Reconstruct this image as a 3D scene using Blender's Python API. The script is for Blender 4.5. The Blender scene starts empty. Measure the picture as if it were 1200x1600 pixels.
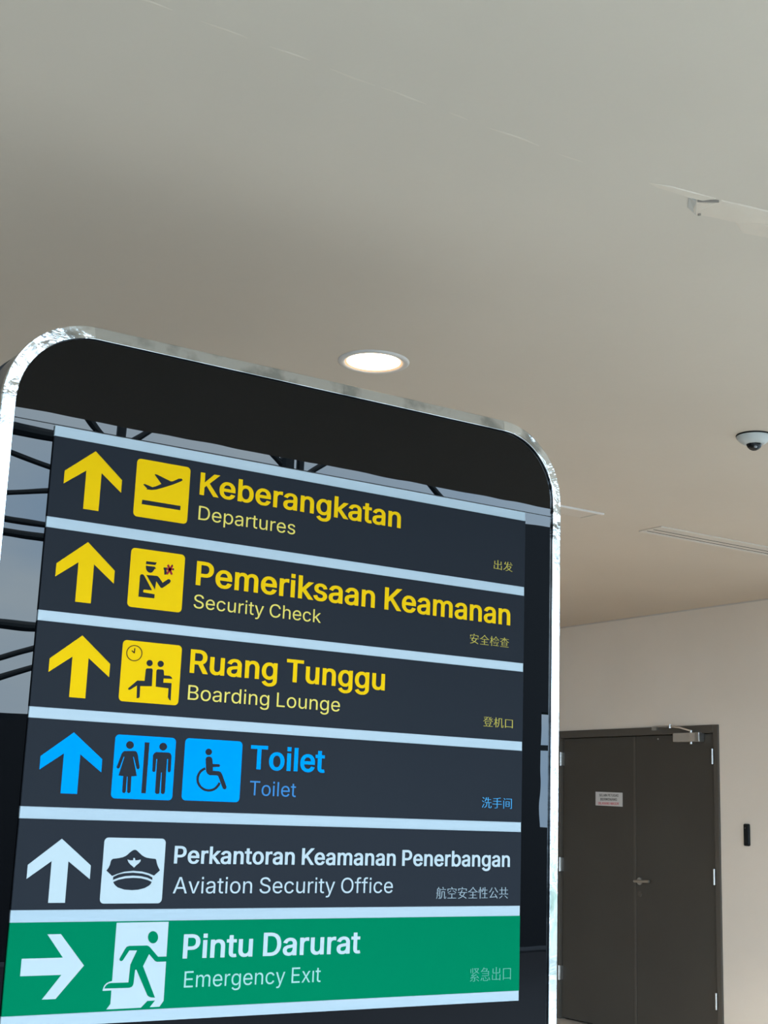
import bpy, bmesh, math, random, json
from mathutils import Vector, Matrix, noise
random.seed(7)
C = bpy.context.scene.collection

# ------------------------------------------------------------------ camera
F_PX, PITCH, ROLL, YAW, EYE = 2104.56, 0.2167, 0.0367, 0.5663, 1.5
fw = Vector((math.sin(YAW)*math.cos(PITCH), math.cos(YAW)*math.cos(PITCH), math.sin(PITCH)))
r0 = Vector((math.cos(YAW), -math.sin(YAW), 0)); u0 = r0.cross(fw)
rt = math.cos(ROLL)*r0 + math.sin(ROLL)*u0
up = -math.sin(ROLL)*r0 + math.cos(ROLL)*u0
cd = bpy.data.cameras.new('camera'); cam = bpy.data.objects.new('camera', cd); C.objects.link(cam)
cd.sensor_fit = 'VERTICAL'; cd.sensor_height = 36; cd.lens = F_PX*36/1600
cd.clip_start = .05; cd.clip_end = 400
cam.matrix_world = Matrix(((rt.x, up.x, -fw.x, 0), (rt.y, up.y, -fw.y, 0), (rt.z, up.z, -fw.z, EYE), (0, 0, 0, 1)))
bpy.context.scene.camera = cam

# ------------------------------------------------------------------ sky, sun, exposure
SKY = 14.0
w = bpy.data.worlds.new('world'); bpy.context.scene.world = w; w.use_nodes = True
nt = w.node_tree; nt.nodes.clear()
tc = nt.nodes.new('ShaderNodeTexCoord'); mp = nt.nodes.new('ShaderNodeMapping'); mp.inputs['Scale'].default_value = (1, 1, 2.6)
nz = nt.nodes.new('ShaderNodeTexNoise'); nz.inputs['Scale'].default_value = 2.6; nz.inputs['Detail'].default_value = 6
cr = nt.nodes.new('ShaderNodeValToRGB')
cr.color_ramp.elements[0].position = .38; cr.color_ramp.elements[0].color = (.42, .66, .95, 1)
cr.color_ramp.elements[1].position = .66; cr.color_ramp.elements[1].color = (.72, .88, 1.0, 1)
bg = nt.nodes.new('ShaderNodeBackground'); bg.inputs['Strength'].default_value = SKY
ow = nt.nodes.new('ShaderNodeOutputWorld')
L = nt.links.new
L(tc.outputs['Generated'], mp.inputs['Vector']); L(mp.outputs[0], nz.inputs['Vector']); L(nz.outputs['Fac'], cr.inputs[0]); L(cr.outputs[0], bg.inputs[0]); L(bg.outputs[0], ow.inputs[0])
sd = bpy.data.lights.new('sun', 'SUN'); sd.energy = 8; sd.angle = math.radians(2); sd.color = (1, .90, .76)
sun = bpy.data.objects.new('sun', sd); C.objects.link(sun)
sun.rotation_euler = (math.radians(-32), math.radians(10), 0)      # high, from behind the building (+y)
vs = bpy.context.scene.view_settings
vs.view_transform = 'Standard'; vs.look = 'None'; vs.gamma = 1; vs.exposure = 0.0; vs.use_curve_mapping = False

# ------------------------------------------------------------------ helpers
def mat(name, col, rough=.6, metal=0, spec=.5, ior=1.5, bump=None, var=None, emit=None, bscale=(1, 1, 1)):
    """bump=(scale, strength, distance); var=(scale, other colour, low, high)"""
    m = bpy.data.materials.new(name); m.use_nodes = True; n = m.node_tree; b = n.nodes['Principled BSDF']
    b.inputs['Base Color'].default_value = (*col, 1); b.inputs['Roughness'].default_value = rough
    b.inputs['Metallic'].default_value = metal; b.inputs['Specular IOR Level'].default_value = spec; b.inputs['IOR'].default_value = ior
    g = n.nodes.new('ShaderNodeNewGeometry'); mp = n.nodes.new('ShaderNodeMapping'); mp.inputs['Scale'].default_value = bscale
    n.links.new(g.outputs['Position'], mp.inputs['Vector'])
    if var:
        t = n.nodes.new('ShaderNodeTexNoise'); t.inputs['Scale'].default_value = var[0]; t.inputs['Detail'].default_value = 4
        r = n.nodes.new('ShaderNodeValToRGB'); r.color_ramp.elements[0].position = var[2]; r.color_ramp.elements[1].position = var[3]
        r.color_ramp.elements[0].color = (*col, 1); r.color_ramp.elements[1].color = (*var[1], 1)
        n.links.new(mp.outputs[0], t.inputs['Vector']); n.links.new(t.outputs['Fac'], r.inputs[0]); n.links.new(r.outputs[0], b.inputs['Base Color'])
    if bump:
        t = n.nodes.new('ShaderNodeTexNoise'); t.inputs['Scale'].default_value = bump[0]; t.inputs['Detail'].default_value = 3
        bb = n.nodes.new('ShaderNodeBump'); bb.inputs['Strength'].default_value = bump[1]; bb.inputs['Distance'].default_value = bump[2]
        n.links.new(mp.outputs[0], t.inputs['Vector']); n.links.new(t.outputs['Fac'], bb.inputs['Height']); n.links.new(bb.outputs[0], b.inputs['Normal'])
    if emit:
        b.inputs['Emission Color'].default_value = (*emit[0], 1); b.inputs['Emission Strength'].default_value = emit[1]
    return m

M = dict(
    ceiling=mat('ceiling paint', (.507, .427, .341), .55, spec=.2, bump=(14, .08, .01), var=(1.3, (.487, .409, .326), .35, .7)),
    wall=mat('wall paint', (.595, .50, .40), .7, spec=.2, bump=(60, .08, .004), var=(1.6, (.565, .476, .38), .4, .7)),
    patch=mat('patched plaster', (.55, .452, .353), .7, bump=(30, .2, .006), var=(9, (.52, .428, .335), .4, .7)),
    crack=mat('jointing ridge', (.53, .44, .345), .6),
    patch_shade=mat('plaster edge shadow tone', (.40, .355, .30), .8),
    crack_dark=mat('open crack', (.22, .185, .15), .9),
    trim=mat('shadow gap and joint tone', (.42, .37, .31), .8),
    floor=mat('beige tile', (.35, .318, .275), .35, var=(3, (.31, .283, .245), .4, .7)),
    ground=mat('asphalt', (.045, .045, .048), .8, var=(.6, (.035, .035, .037), .4, .7)),
    paving=mat('outdoor paving', (.32, .29, .25), .8, var=(.6, (.27, .25, .215), .4, .7)),
    hall=mat('pale render', (.055, .068, .07), .7),
    grass=mat('grass', (.025, .055, .012), .9, var=(5, (.04, .075, .02), .4, .7)),
    leaf=mat('foliage', (.012, .035, .008), .8, var=(4, (.025, .06, .015), .4, .7)),
    bark=mat('bark', (.12, .08, .05), .9),
    steel_dark=mat('dark painted steel', (.012, .018, .018), .5),
    cladding=mat('dark cladding', (.010, .013, .015), .5),
    door=mat('grey brown door paint', (.048, .040, .031), .5, spec=.2, bump=(90, .05, .002), var=(2, (.052, .044, .034), .4, .7)),
    frame=mat('door frame paint', (.068, .056, .043), .5, spec=.2),
    satin=mat('satin steel', (.54, .51, .47), .34, 1),
    closer=mat('closer silver paint', (.32, .27, .22), .45, .2),
    black=mat('black plastic', (.004, .0035, .003), .5, spec=.2),
    whiteplastic=mat('white plastic', (.40, .40, .37), .4),
    smoked=mat('smoked dome', (.004, .004, .004), .25, spec=.25),
    glint=mat('lens glass', (.2, .2, .2), .2),
    paper=mat('notice card', (.47, .43, .39), .6),
    ink=mat('black ink', (.03, .028, .025), .6),
    redink=mat('red ink', (.45, .06, .07), .6),
    grille=mat('diffuser white', (.52, .45, .375), .5),
    slot=mat('slot shadow', (.05, .045, .04), .9),
    hatch=mat('hatch board', (.50, .43, .355), .55),
    hatch_edge=mat('hatch bright lip', (.62, .57, .52), .5),
    lamp=mat('lit lens', (1, .9, .75), .5, emit=((1, .78, .52), 9)),
    lamp_rim=mat('lit baffle', (.6, .35, .22), .35, emit=((1, .42, .22), .9)),
    lamp_trim=mat('downlight trim', (.52, .47, .42), .45),
    glass=mat('black glass', (.0004, .0004, .0006), .0, spec=.5, ior=1.37, bump=(1.6, .14, .004), bscale=(1, 1, 1.4)),
    slate=mat('slate acrylic', (.0118, .0130, .0152), .5, spec=.0, var=(1.2, (.0126, .0137, .0158), .4, .7)),
    green=mat('green acrylic', (.0002, .084, .0345), .5, spec=.0),
    strip=mat('pale acrylic strip', (.195, .222, .226), .4, spec=.4, bump=(8, .3, .002), bscale=(.3, 1, 6), var=(3, (.175, .207, .216), .4, .7)),
    yellow=mat('yellow vinyl', (.42, .245, .0008), .5, spec=.02),
    yellow_pale=mat('yellow thin vinyl', (.40, .30, .055), .5, spec=.05),
    blue=mat('blue vinyl', (.0, .136, .33), .5, spec=.0),
    blue_pale=mat('blue thin vinyl', (0.0231, 0.099, 0.2112), .5, spec=.05),
    white=mat('white vinyl', (.220, .242, .235), .35, spec=.4),
    mint=mat('white thin vinyl', (0.132, 0.2244, 0.1848), .5),
    mint_dim=mat('worn white vinyl', (0.0198, 0.132, 0.0792), .6),
    grey_dim=mat('grey thin vinyl', (.125, .145, .15), .5),
    olive=mat('thin yellow characters', (.24, .185, .03), .5, spec=.05),
    cyan_dim=mat('thin blue characters', (.03, .155, .27), .5, spec=.05),
    red=mat('red vinyl', (0.1452, 0.00594, 0.0099), .5, spec=.05),
    brown=mat('brown print', (0.0264, 0.00924, 0.00264), .5, spec=.05),
    casing=mat('casing metal', (.20, .18, .16), .35, .8),
    rear=mat('rear cover', (.006, .006, .006), .4),
)
# crumpled foil: metal with folds (bump) and duller smears
def foil_mat(name, strength, fold, base=.82):
    m = bpy.data.materials.new(name); m.use_nodes = True; n = m.node_tree; b = n.nodes['Principled BSDF']
    b.inputs['Metallic'].default_value = 1
    g = n.nodes.new('ShaderNodeNewGeometry')
    t = n.nodes.new('ShaderNodeTexNoise'); t.inputs['Scale'].default_value = 18; t.inputs['Detail'].default_value = 5; t.inputs['Distortion'].default_value = 1.2
    v = n.nodes.new('ShaderNodeTexVoronoi'); v.inputs['Scale'].default_value = fold; v.feature = 'DISTANCE_TO_EDGE'
    n.links.new(g.outputs['Position'], t.inputs['Vector']); n.links.new(g.outputs['Position'], v.inputs['Vector'])
    a = n.nodes.new('ShaderNodeMath'); a.operation = 'MULTIPLY_ADD'; a.inputs[1].default_value = .5
    n.links.new(v.outputs['Distance'], a.inputs[0]); n.links.new(t.outputs['Fac'], a.inputs[2])
    bb = n.nodes.new('ShaderNodeBump'); bb.inputs['Strength'].default_value = strength; bb.inputs['Distance'].default_value = .006
    n.links.new(a.outputs[0], bb.inputs['Height']); n.links.new(bb.outputs[0], b.inputs['Normal'])
    r = n.nodes.new('ShaderNodeValToRGB'); r.color_ramp.elements[0].position = .40; r.color_ramp.elements[0].color = (.40, .42, .42, 1)
    r.color_ramp.elements[1].position = .50; r.color_ramp.elements[1].color = (base, base*1.03, base*1.03, 1)
    t2 = n.nodes.new('ShaderNodeTexNoise'); t2.inputs['Scale'].default_value = 11; t2.inputs['Detail'].default_value = 6
    n.links.new(g.outputs['Position'], t2.inputs['Vector']); n.links.new(t2.outputs['Fac'], r.inputs[0]); n.links.new(r.outputs[0], b.inputs['Base Color'])
    b.inputs['Roughness'].default_value = .16
    return m
M['foil_folded'] = foil_mat('crumpled foil', 1.0, 24)
M['foil_flat'] = foil_mat('smooth foil', .18, 9, .66)

def tag(o, label=None, cat=None, group=None, kind=None):
    if label: o['label'] = label
    if cat: o['category'] = cat
    if group: o['group'] = group
    if kind: o['kind'] = kind
    return o
def empty(name, loc, label=None, cat=None, group=None, kind=None):
    o = bpy.data.objects.new(name, None); o.empty_display_size = .1; C.objects.link(o); o.location = loc
    return tag(o, label, cat, group, kind)
def origin(p):
    o = Vector((0, 0, 0))
    while p is not None: o += p.location; p = p.parent
    return o
def link(name, me, m, parent=None, smooth=False):
    """mesh given in world coordinates; becomes a child at its parent's origin"""
    og = origin(parent)
    for v in me.vertices: v.co -= og
    me.materials.append(M[m] if isinstance(m, str) else m)
    if smooth:
        for p in me.polygons: p.use_smooth = True
    me.name = name
    o = bpy.data.objects.new(name, me); C.objects.link(o); o.parent = parent
    return o
def from_bm(name, bm, m, parent=None, smooth=False):
    me = bpy.data.meshes.new(name); bm.normal_update(); bm.to_mesh(me); bm.free()
    return link(name, me, m, parent, smooth)
def bm_box(bm, x0, x1, y0, y1, z0, z1):
    c = Matrix.Translation(((x0+x1)/2, (y0+y1)/2, (z0+z1)/2)) @ Matrix.Diagonal((abs(x1-x0), abs(y1-y0), abs(z1-z0), 1))
    return bmesh.ops.create_cube(bm, size=1, matrix=c)['verts']
def box(name, x0, x1, y0, y1, z0, z1, m, parent=None, bev=0, seg=2):
    bm = bmesh.new(); bm_box(bm, x0, x1, y0, y1, z0, z1)
    if bev: bmesh.ops.bevel(bm, geom=bm.edges[:], offset=bev, segments=seg, affect='EDGES', profile=.5)
    return from_bm(name, bm, m, parent)
def bm_bar(bm, a, b, r, n=8):
    a, b = Vector(a), Vector(b); d = b-a
    q = d.to_track_quat('Z', 'Y').to_matrix().to_4x4()
    bmesh.ops.create_cone(bm, cap_ends=True, segments=n, radius1=r, radius2=r, depth=d.length, matrix=Matrix.Translation((a+b)/2) @ q)
def bar(name, a, b, r, m, parent=None, n=10):
    bm = bmesh.new(); bm_bar(bm, a, b, r, n); return from_bm(name, bm, m, parent)
def lathe(name, prof, cx, cy, cz, m, parent=None, n=48, smooth=True):
    """prof = [(radius, dz)] around the vertical through (cx, cy)"""
    bm = bmesh.new(); rings = []
    for r, dz in prof:
        if r < 1e-6: rings.append([bm.verts.new((cx, cy, cz+dz))]); continue
        rings.append([bm.verts.new((cx+r*math.cos(2*math.pi*i/n), cy+r*math.sin(2*math.pi*i/n), cz+dz)) for i in range(n)])
    for A, B in zip(rings, rings[1:]):
        for i in range(n):
            j = (i+1) % n
            f = [A[i % len(A)], A[j % len(A)], B[j % len(B)], B[i % len(B)]]
            g = []
            for v in f:
                if v not in g: g.append(v)
            if len(g) > 2: bm.faces.new(g)
    bmesh.ops.recalc_face_normals(bm, faces=bm.faces[:])
    return from_bm(name, bm, m, parent, smooth)
def flat(name, loops, y_front, t, m, parent=None, plane='y'):
    """loops of (x, z) points (holes by even-odd) as a plate of thickness t whose front faces -y (or -x for plane='x')"""
    cu = bpy.data.curves.new(name, 'CURVE'); cu.dimensions = '2D'; cu.fill_mode = 'BOTH'; cu.extrude = t/2
    for P in loops:
        s = cu.splines.new('POLY'); s.points.add(len(P)-1); s.use_cyclic_u = True
        for i, (x, z) in enumerate(P): s.points[i].co = (x, z, 0, 1)
    o = bpy.data.objects.new('tmp', cu); C.objects.link(o)
    dg = bpy.context.evaluated_depsgraph_get()
    me = bpy.data.meshes.new_from_object(o.evaluated_get(dg)); bpy.data.objects.remove(o); bpy.data.curves.remove(cu)
    for v in me.vertices:
        x, z, h = v.co
        if plane == 'y': v.co = (x, y_front + t/2 - h, z)
        else: v.co = (y_front + t/2 - h, -x, z)          # x runs to the right in the view of the wall: world -y
    me.materials.clear()
    return link(name, me, m, parent)

# ------------------------------------------------------------------ the setting
CZ, WX, EDGE, BACK = 2.9756, 7.0126, .08, 13.0
WY0 = 4.9                                    # the right wall starts here; nearer the camera that side is open
o = box('floor', -14, 10.5, EDGE-.4, BACK, -.12, 0, 'floor'); tag(o, 'beige tiled floor inside the entrance', 'floor', kind='structure')
ceil = box('ceiling', -14, 10.5, EDGE, BACK, CZ, CZ+.55, 'ceiling'); tag(ceil, 'plain off-white plasterboard ceiling with a faint joint line', 'ceiling', kind='structure')
DY0, DY1, DZ = 6.6326, 8.338, 2.1486          # door frame outer edges
bm = bmesh.new()
bm_box(bm, WX, WX+.2, WY0, DY0, 0, CZ); bm_box(bm, WX+.12, WX+.2, DY0, DY1, 0, DZ); bm_box(bm, WX+.2, 10.5, WY0, WY0+.2, 0, CZ); bm_box(bm, WX, WX+.2, DY1, BACK, 0, CZ); bm_box(bm, WX, WX+.2, DY0, DY1, DZ, CZ)  # includes an unseen slab added behind the leaves to block light leaks
tag(from_bm('wall_right', bm, 'wall'), 'warm off-white painted wall around the double door', 'wall', kind='structure')
tag(box('wall_back', -14, WX+.2, BACK, BACK+.2, 0, CZ, 'wall'), 'far off-white wall behind the sign', 'wall', kind='structure')
tag(box('wall_left', -14.2, -14, 3, BACK, 0, CZ, 'wall'), 'far left off-white wall', 'wall', kind='structure')
tag(box('trim_1', WX-.004, WX, WY0, BACK, CZ-.009, CZ, 'trim'), 'thin dark strip painted as the shadow gap between wall and ceiling', 'trim', kind='structure')  # dark strip: shade of the wall-ceiling gap put into its colour
tag(box('pavement', -90, 90, -2.6, EDGE-.4, -.12, -.04, 'paving'), 'light paving strip outside along the building front', 'pavement', kind='structure')
tag(box('ground', -90, 90, -90, 12, -.3, -.125, 'ground'), 'dark asphalt road in front of the building', 'ground', kind='structure')
tag(box('lawn', 13.5, 60, -40, -5.5, -.125, -.06, 'grass'), 'lawn beyond the paving', 'lawn', kind='structure')

# ceiling joint: broken raised ridge along y = 2.19, running into the patch
segs = [(.80, .87, .0009), (.93, 1.03, .0004), (1.08, 1.17, .0009), (1.22, 1.33, .0005), (1.345, 1.46, .0008), (1.52, 1.57, .0004), (1.62, 1.77, .0012), (1.83, 1.90, .0003)]
for x0, x1, h in segs:
    bm = bmesh.new(); n = 9; prev = None
    for i in range(n+1):
        t = i/n; x = x0+(x1-x0)*t; yy = 2.187+.006*noise.noise(Vector((x*9, 0, 0))); k = math.sin(math.pi*t)*.8+.2
        q = [bm.verts.new(c) for c in ((x, yy-.005*k, CZ+.0002), (x, yy-.0008, CZ-h*k*.7), (x, yy+.0012, CZ-h*k*.6), (x, yy+.003*k, CZ+.0002))]
        if prev:
            for a in range(3): bm.faces.new((prev[a], prev[a+1], q[a+1], q[a]))
        prev = q
    bmesh.ops.recalc_face_normals(bm, faces=bm.faces[:])
    from_bm('joint_ridge', bm, 'crack', ceil)

# sagging repair patch, three thin pieces with sloped edges
def slab(name, pts, h, m, parent, slope=.006):
    """pts (x, y) on the ceiling; pts carry own drop h_i"""
    bm = bmesh.new(); cx = sum(p[0] for p in pts)/len(pts); cy = sum(p[1] for p in pts)/len(pts)
    top = [bm.verts.new((p[0], p[1], CZ+.0002)) for p in pts]
    low = []
    for p in pts:
        d = Vector((cx-p[0], cy-p[1])); d.normalize()
        low.append(bm.verts.new((p[0]+d.x*slope, p[1]+d.y*slope, CZ-(p[2] if len(p) > 2 else h))))
    bm.faces.new(low)
    for i in range(len(pts)): bm.faces.new((top[i], top[(i+1) % len(pts)], low[(i+1) % len(pts)], low[i]))
    bmesh.ops.recalc_face_normals(bm, faces=bm.faces[:])
    return from_bm(name, bm, m, parent)
slab('plaster_flake', [(2.0894, 2.1723, .0003), (2.1492, 2.1524, .002), (2.2133, 2.1423, .003), (2.2811, 2.1344, .002), (2.262, 2.158, .004), (2.2245, 2.166, .004), (2.1794, 2.1722, .003), (2.1214, 2.1776, .001)], .002, 'patch', ceil, .004)
slab('plaster_flake', [(2.242, 2.1690, .007), (2.2830, 2.1560, .0045), (2.2950, 2.1330, .002), (2.3536, 2.1194, .002), (2.4299, 2.1065, .002), (2.62, 2.065, .002), (2.66, 2.12, .005), (2.4664, 2.1589, .006), (2.3997, 2.2040, .004), (2.3517, 2.2123, .003), (2.3080, 2.2260, .002), (2.2900, 2.2250, .002)], .004, 'patch', ceil, .005)
slab('plaster_flake', [(2.4120, 2.2010, .001), (2.4700, 2.1640, .003), (2.62, 2.13, .003), (2.70, 2.17, .001), (2.60, 2.2150, .002), (2.5547, 2.2172, .002), (2.4795, 2.2350, .001), (2.4264, 2.2075, .001)], .002, 'patch', ceil, .008)
slab('plaster_flake', [(2.215, 2.163, .002), (2.247, 2.168, .007), (2.3059, 2.2286, .002), (2.262, 2.213, .0004)], .002, 'patch_shade', ceil, .001)  # darker piece: shadow at the flake's left edge put into its colour
for a, b, wd in (((2.247, 2.165), (2.290, 2.136), .0015), ((2.303, 2.219), (2.308, 2.213), .003)):
    a, b = Vector(a), Vector(b); d = (b-a).normalized(); n_ = Vector((-d.y, d.x))*wd/2
    bm = bmesh.new(); P = [a, (a+b)/2-n_*1.0, b, (a+b)/2+n_]
    lo = [bm.verts.new((p.x, p.y, CZ-.0078)) for p in P]; hi = [bm.verts.new((p.x, p.y, CZ-.001)) for p in P]
    bm.faces.new(lo)
    for i in range(4): bm.faces.new((lo[i], lo[(i+1) % 4], hi[(i+1) % 4], hi[i]))
    bmesh.ops.recalc_face_normals(bm, faces=bm.faces[:])
    from_bm('crack', bm, 'crack_dark', ceil)

# ------------------------------------------------------------------ outdoors (seen in the black glass and the foil)
FY = -8.0
tr = empty('steel_truss', (5, FY, 0), 'dark steel roof truss with posts and braces, seen mirrored in the black sign glass', 'truss')
def tb(n, x0, z0, x1, z1, r, y=FY): bar(n, (x0, y, z0), (x1, y, z1), r, 'steel_dark', tr)
X0, X1 = -6, 9.25
tb('chord', X0, 5.12, X1, 5.12, .07); tb('chord', X0, 5.95, X1, 5.95, .07)
tb('rail', X0, 4.20, X1, 4.20, .035); tb('rail', X0, 4.06, X1, 4.06, .045); tb('rail', X0, 3.14, X1, 3.14, .05)
for i in range(7):
    x = X0+i*2.18+.1
    tb('post', x, 5.12, x, 5.95, .05)
    tb('web_bar', x, 5.12, x+1.09, 5.95, .035); tb('web_bar', x+1.09, 5.95, x+2.1, 5.12, .035)
for x in (-5.9, -1.5, 2.72, 7.0): tb('post', x, 0, x, 5.95, .085)
for x in (-1.5, 2.72): tb('brace', x, 5.12, x+4.28, 4.2, .03); tb('brace', x, 4.2, x+4.28, 5.12, .03)
tb('brace', 2.72, 2.35, 4.9, 3.14, .03); tb('brace', 3.1, 2.28, 5.3, 3.1, .03)
for x in (-4.5, -.2, 4.1, 8.3):
    bar('rafter', (x, FY, 5.95), (x, -1.5, 6.9), .07, 'steel_dark', tr)
tag(box('boundary_wall', .5, 9.3, FY-.5, FY-.25, -.05, 2.30, 'cladding'), 'low dark clad wall outside, mirrored dark in the lower sign glass', 'wall', kind='structure')
pier = empty('entrance_pier', (10.9, FY, 0), 'tall dark clad block with a narrow window, mirrored in the right edge of the sign', 'building')
bm = bmesh.new()
bm_box(bm, 9.4, 10.75, FY-.3, FY, -.05, 5.1); bm_box(bm, 11.6, 12.9, FY-.3, FY, -.05, 5.1)
bm_box(bm, 10.75, 11.6, FY-.3, FY, 2.75, 5.1); bm_box(bm, 10.75, 11.6, FY-.3, FY, -.05, 1.35); from_bm('wall_panel', bm, 'cladding', pier)
bm = bmesh.new(); bm_box(bm, 10.75, 11.6, FY-.2, FY-.1, 2.28, 2.34); bm_box(bm, 11.54, 11.6, FY-.2, FY-.1, 1.35, 2.75); from_bm('window_frame', bm, 'steel_dark', pier)
def tree(x, y, h, r, label):
    t = empty('tree', (x, y, 0), label, 'tree', 'trees on the lawn')
    bar('trunk', (x, y, -.07), (x, y, h*.55), .11, 'bark', t)
    bm = bmesh.new()
    for i in range(22):
        a = random.random()*6.28; q = random.random()*r*.7; z = h*(.55+random.random()*.45)
        vs_ = bmesh.ops.create_icosphere(bm, subdivisions=2, radius=r*(.3+.25*random.random()), matrix=Matrix.Translation((x+q*math.cos(a), y+q*math.sin(a), z)))['verts']
        for v in vs_: v.co += Vector((random.uniform(-1, 1), random.uniform(-1, 1), random.uniform(-1, 1)))*.12
    from_bm('foliage', bm, 'leaf', t)
for a in ((24, -17, 2.4, 1.7, 'smallest green leafy tree on the lawn across the road'),
          (29, -19, 2.8, 2.2, 'middle green leafy tree on the lawn across the road'),
          (36, -20, 3.1, 2.6, 'tallest green leafy tree farthest out on the lawn across the road')): tree(*a)
hall = empty('added_hall', (56, -38, 0), 'long pale low building added far across the lawn to show in the foil', 'building')  # unseen building, added to give the foil something to reflect
box('wall', 40, 75, -40, -37, -.12, 6.2, 'hall', hall); box('roof_edge', 39.5, 75.5, -40.3, -36.6, 6.2, 6.6, 'steel_dark', hall)
for i in range(8): box('window', 41.5+i*4.2, 44+i*4.2, -37.02, -36.98, 1.2, 4.4, 'glass', hall)


# ------------------------------------------------------------------ double door in the right wall
door = empty('door_1', (WX, (DY0+DY1)/2, 0), 'dark grey-brown double door with lever handle and closer', 'door', kind='structure')
J = .046; FX = WX-.012
bm = bmesh.new(); bm_box(bm, FX, WX+.1, DY0, DY0+J, 0, DZ); bm_box(bm, FX, WX+.1, DY1-J, DY1, 0, DZ); bm_box(bm, FX, WX+.1, DY0+J, DY1-J, DZ-.055, DZ)
bmesh.ops.bevel(bm, geom=bm.edges[:], offset=.0025, segments=1, affect='EDGES')
from_bm('door_frame', bm, 'frame', door)
YM = 7.4725; LX = WX+.014
leaves = []
for y0, y1 in ((DY0+J+.004, YM-.002), (YM+.002, DY1-J-.004)):
    lf = box('door_leaf', LX, LX+.045, y0, y1, .012, DZ-.059, 'door', door, .003); leaves.append(lf)
right, left = leaves
box('astragal', LX-.005, LX, YM-.004, YM+.018, .02, DZ-.065, 'frame', left, .0015)
for lf, y in ((right, 6.683), (left, 8.287)):
    for z in (1.932, 1.130, .332):
        bm = bmesh.new()
        for k in range(5): bm_bar(bm, (WX-.017, y, z-.052+k*.0212), (WX-.017, y, z-.052+k*.0212+.0198), .0075, 12)
        bm_box(bm, WX-.012, WX+.0135, y-.012, y+.012, z-.05, z+.05)
        from_bm('hinge', bm, 'satin', lf)
# lever handle on the right leaf
HY, HZ = 7.430, 1.056
bm = bmesh.new(); bm_bar(bm, (LX, HY, HZ), (LX-.009, HY, HZ), .026, 24); from_bm('rose', bm, 'satin', right)
bm = bmesh.new(); bm_bar(bm, (LX-.009, HY, HZ), (LX-.052, HY, HZ), .010, 16); bm_bar(bm, (LX-.048, HY+.012, HZ), (LX-.048, HY-.140, HZ+.006), .010, 16)
from_bm('lever_handle', bm, 'satin', right)
bm = bmesh.new(); bm_bar(bm, (LX, HY, HZ-.088), (LX-.006, HY, HZ-.088), .019, 20); bm_bar(bm, (LX-.006, HY, HZ-.086), (LX-.009, HY, HZ-.086), .007, 12); from_bm('keyhole', bm, 'frame', right)
bm = bmesh.new(); bm_bar(bm, (LX, 7.235, 2.065), (LX-.004, 7.235, 2.065), .007, 10); from_bm('screw_cap', bm, 'satin', right)
# closer
box('closer_body', LX-.055, LX, 6.795, 7.035, 2.036, 2.098, 'closer', right, .004)
box('closer_end_cap', LX-.056, LX, 6.782, 6.822, 2.034, 2.100, 'satin', right, .004)
bm = bmesh.new(); bm_bar(bm, (LX-.03, 6.88, 2.020), (LX-.03, 6.88, 2.115), .011, 12); from_bm('closer_spindle', bm, 'satin', right)
bm = bmesh.new()
bm_bar(bm, (LX-.03, 6.88, 2.112), (LX-.075, 6.945, 2.134), .0065, 8); bm_bar(bm, (LX-.075, 6.945, 2.134), (LX-.095, 7.02, 2.142), .0065, 8)
from_bm('closer_arm', bm, 'satin', right)
bm = bmesh.new(); bm_bar(bm, (LX-.095, 7.02, 2.142), (FX-.012, 7.235, 2.150), .0065, 8); bm_bar(bm, (LX-.095, 7.02, 2.130), (LX-.095, 7.02, 2.158), .009, 10)
bm_box(bm, FX-.016, FX, 7.21, 7.26, 2.125, 2.1486)
from_bm('closer_arm', bm, 'satin', right)

# ------------------------------------------------------------------ wall and ceiling fittings
rd = empty('card_reader', (WX, 6.393, 1.417), 'small black upright card reader on the wall right of the double door', 'card reader')
box('housing', WX-.019, WX, 6.368, 6.418, 1.345, 1.489, 'black', rd, .009, 3)
box('front_face', WX-.021, WX-.0185, 6.375, 6.411, 1.357, 1.480, 'smoked', rd, .001)
lathe('sensor', [(0, .0), (.004, .0), (.0045, -.002), (0, -.002)], WX-.021, 6.396, 1.462, 'glint', rd, 12)

dc = empty('dome_camera', (3.926, 3.504, CZ), 'small white security dome camera with black lens on the ceiling', 'security camera')
lathe('base_plate', [(0, .0), (.068, .0), (.069, -.003), (.067, -.006), (0, -.006)], 3.926, 3.504, CZ, 'black', dc)
lathe('housing', [(0, -.004), (.067, -.005), (.0665, -.009), (.062, -.016), (.052, -.027), (.041, -.035), (.034, -.038), (.031, -.037), (0, -.036)], 3.926, 3.504, CZ, 'whiteplastic', dc)
lathe('lens_dome', [(.030, -.036), (.0285, -.042), (.025, -.049), (.018, -.056), (.009, -.0605), (0, -.062)], 3.926, 3.504, CZ, 'smoked', dc)
lathe('lens', [(0, -.066), (.006, -.066), (.0065, -.072), (.004, -.075), (0, -.076)], 3.926-.012, 3.504-.018, CZ+.0185, 'glint', dc, 16)
lathe('screw', [(0, -.012), (.004, -.014), (.004, -.021), (0, -.022)], 3.926+.045, 3.504-.033, CZ+.001, 'casing', dc, 12)

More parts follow.
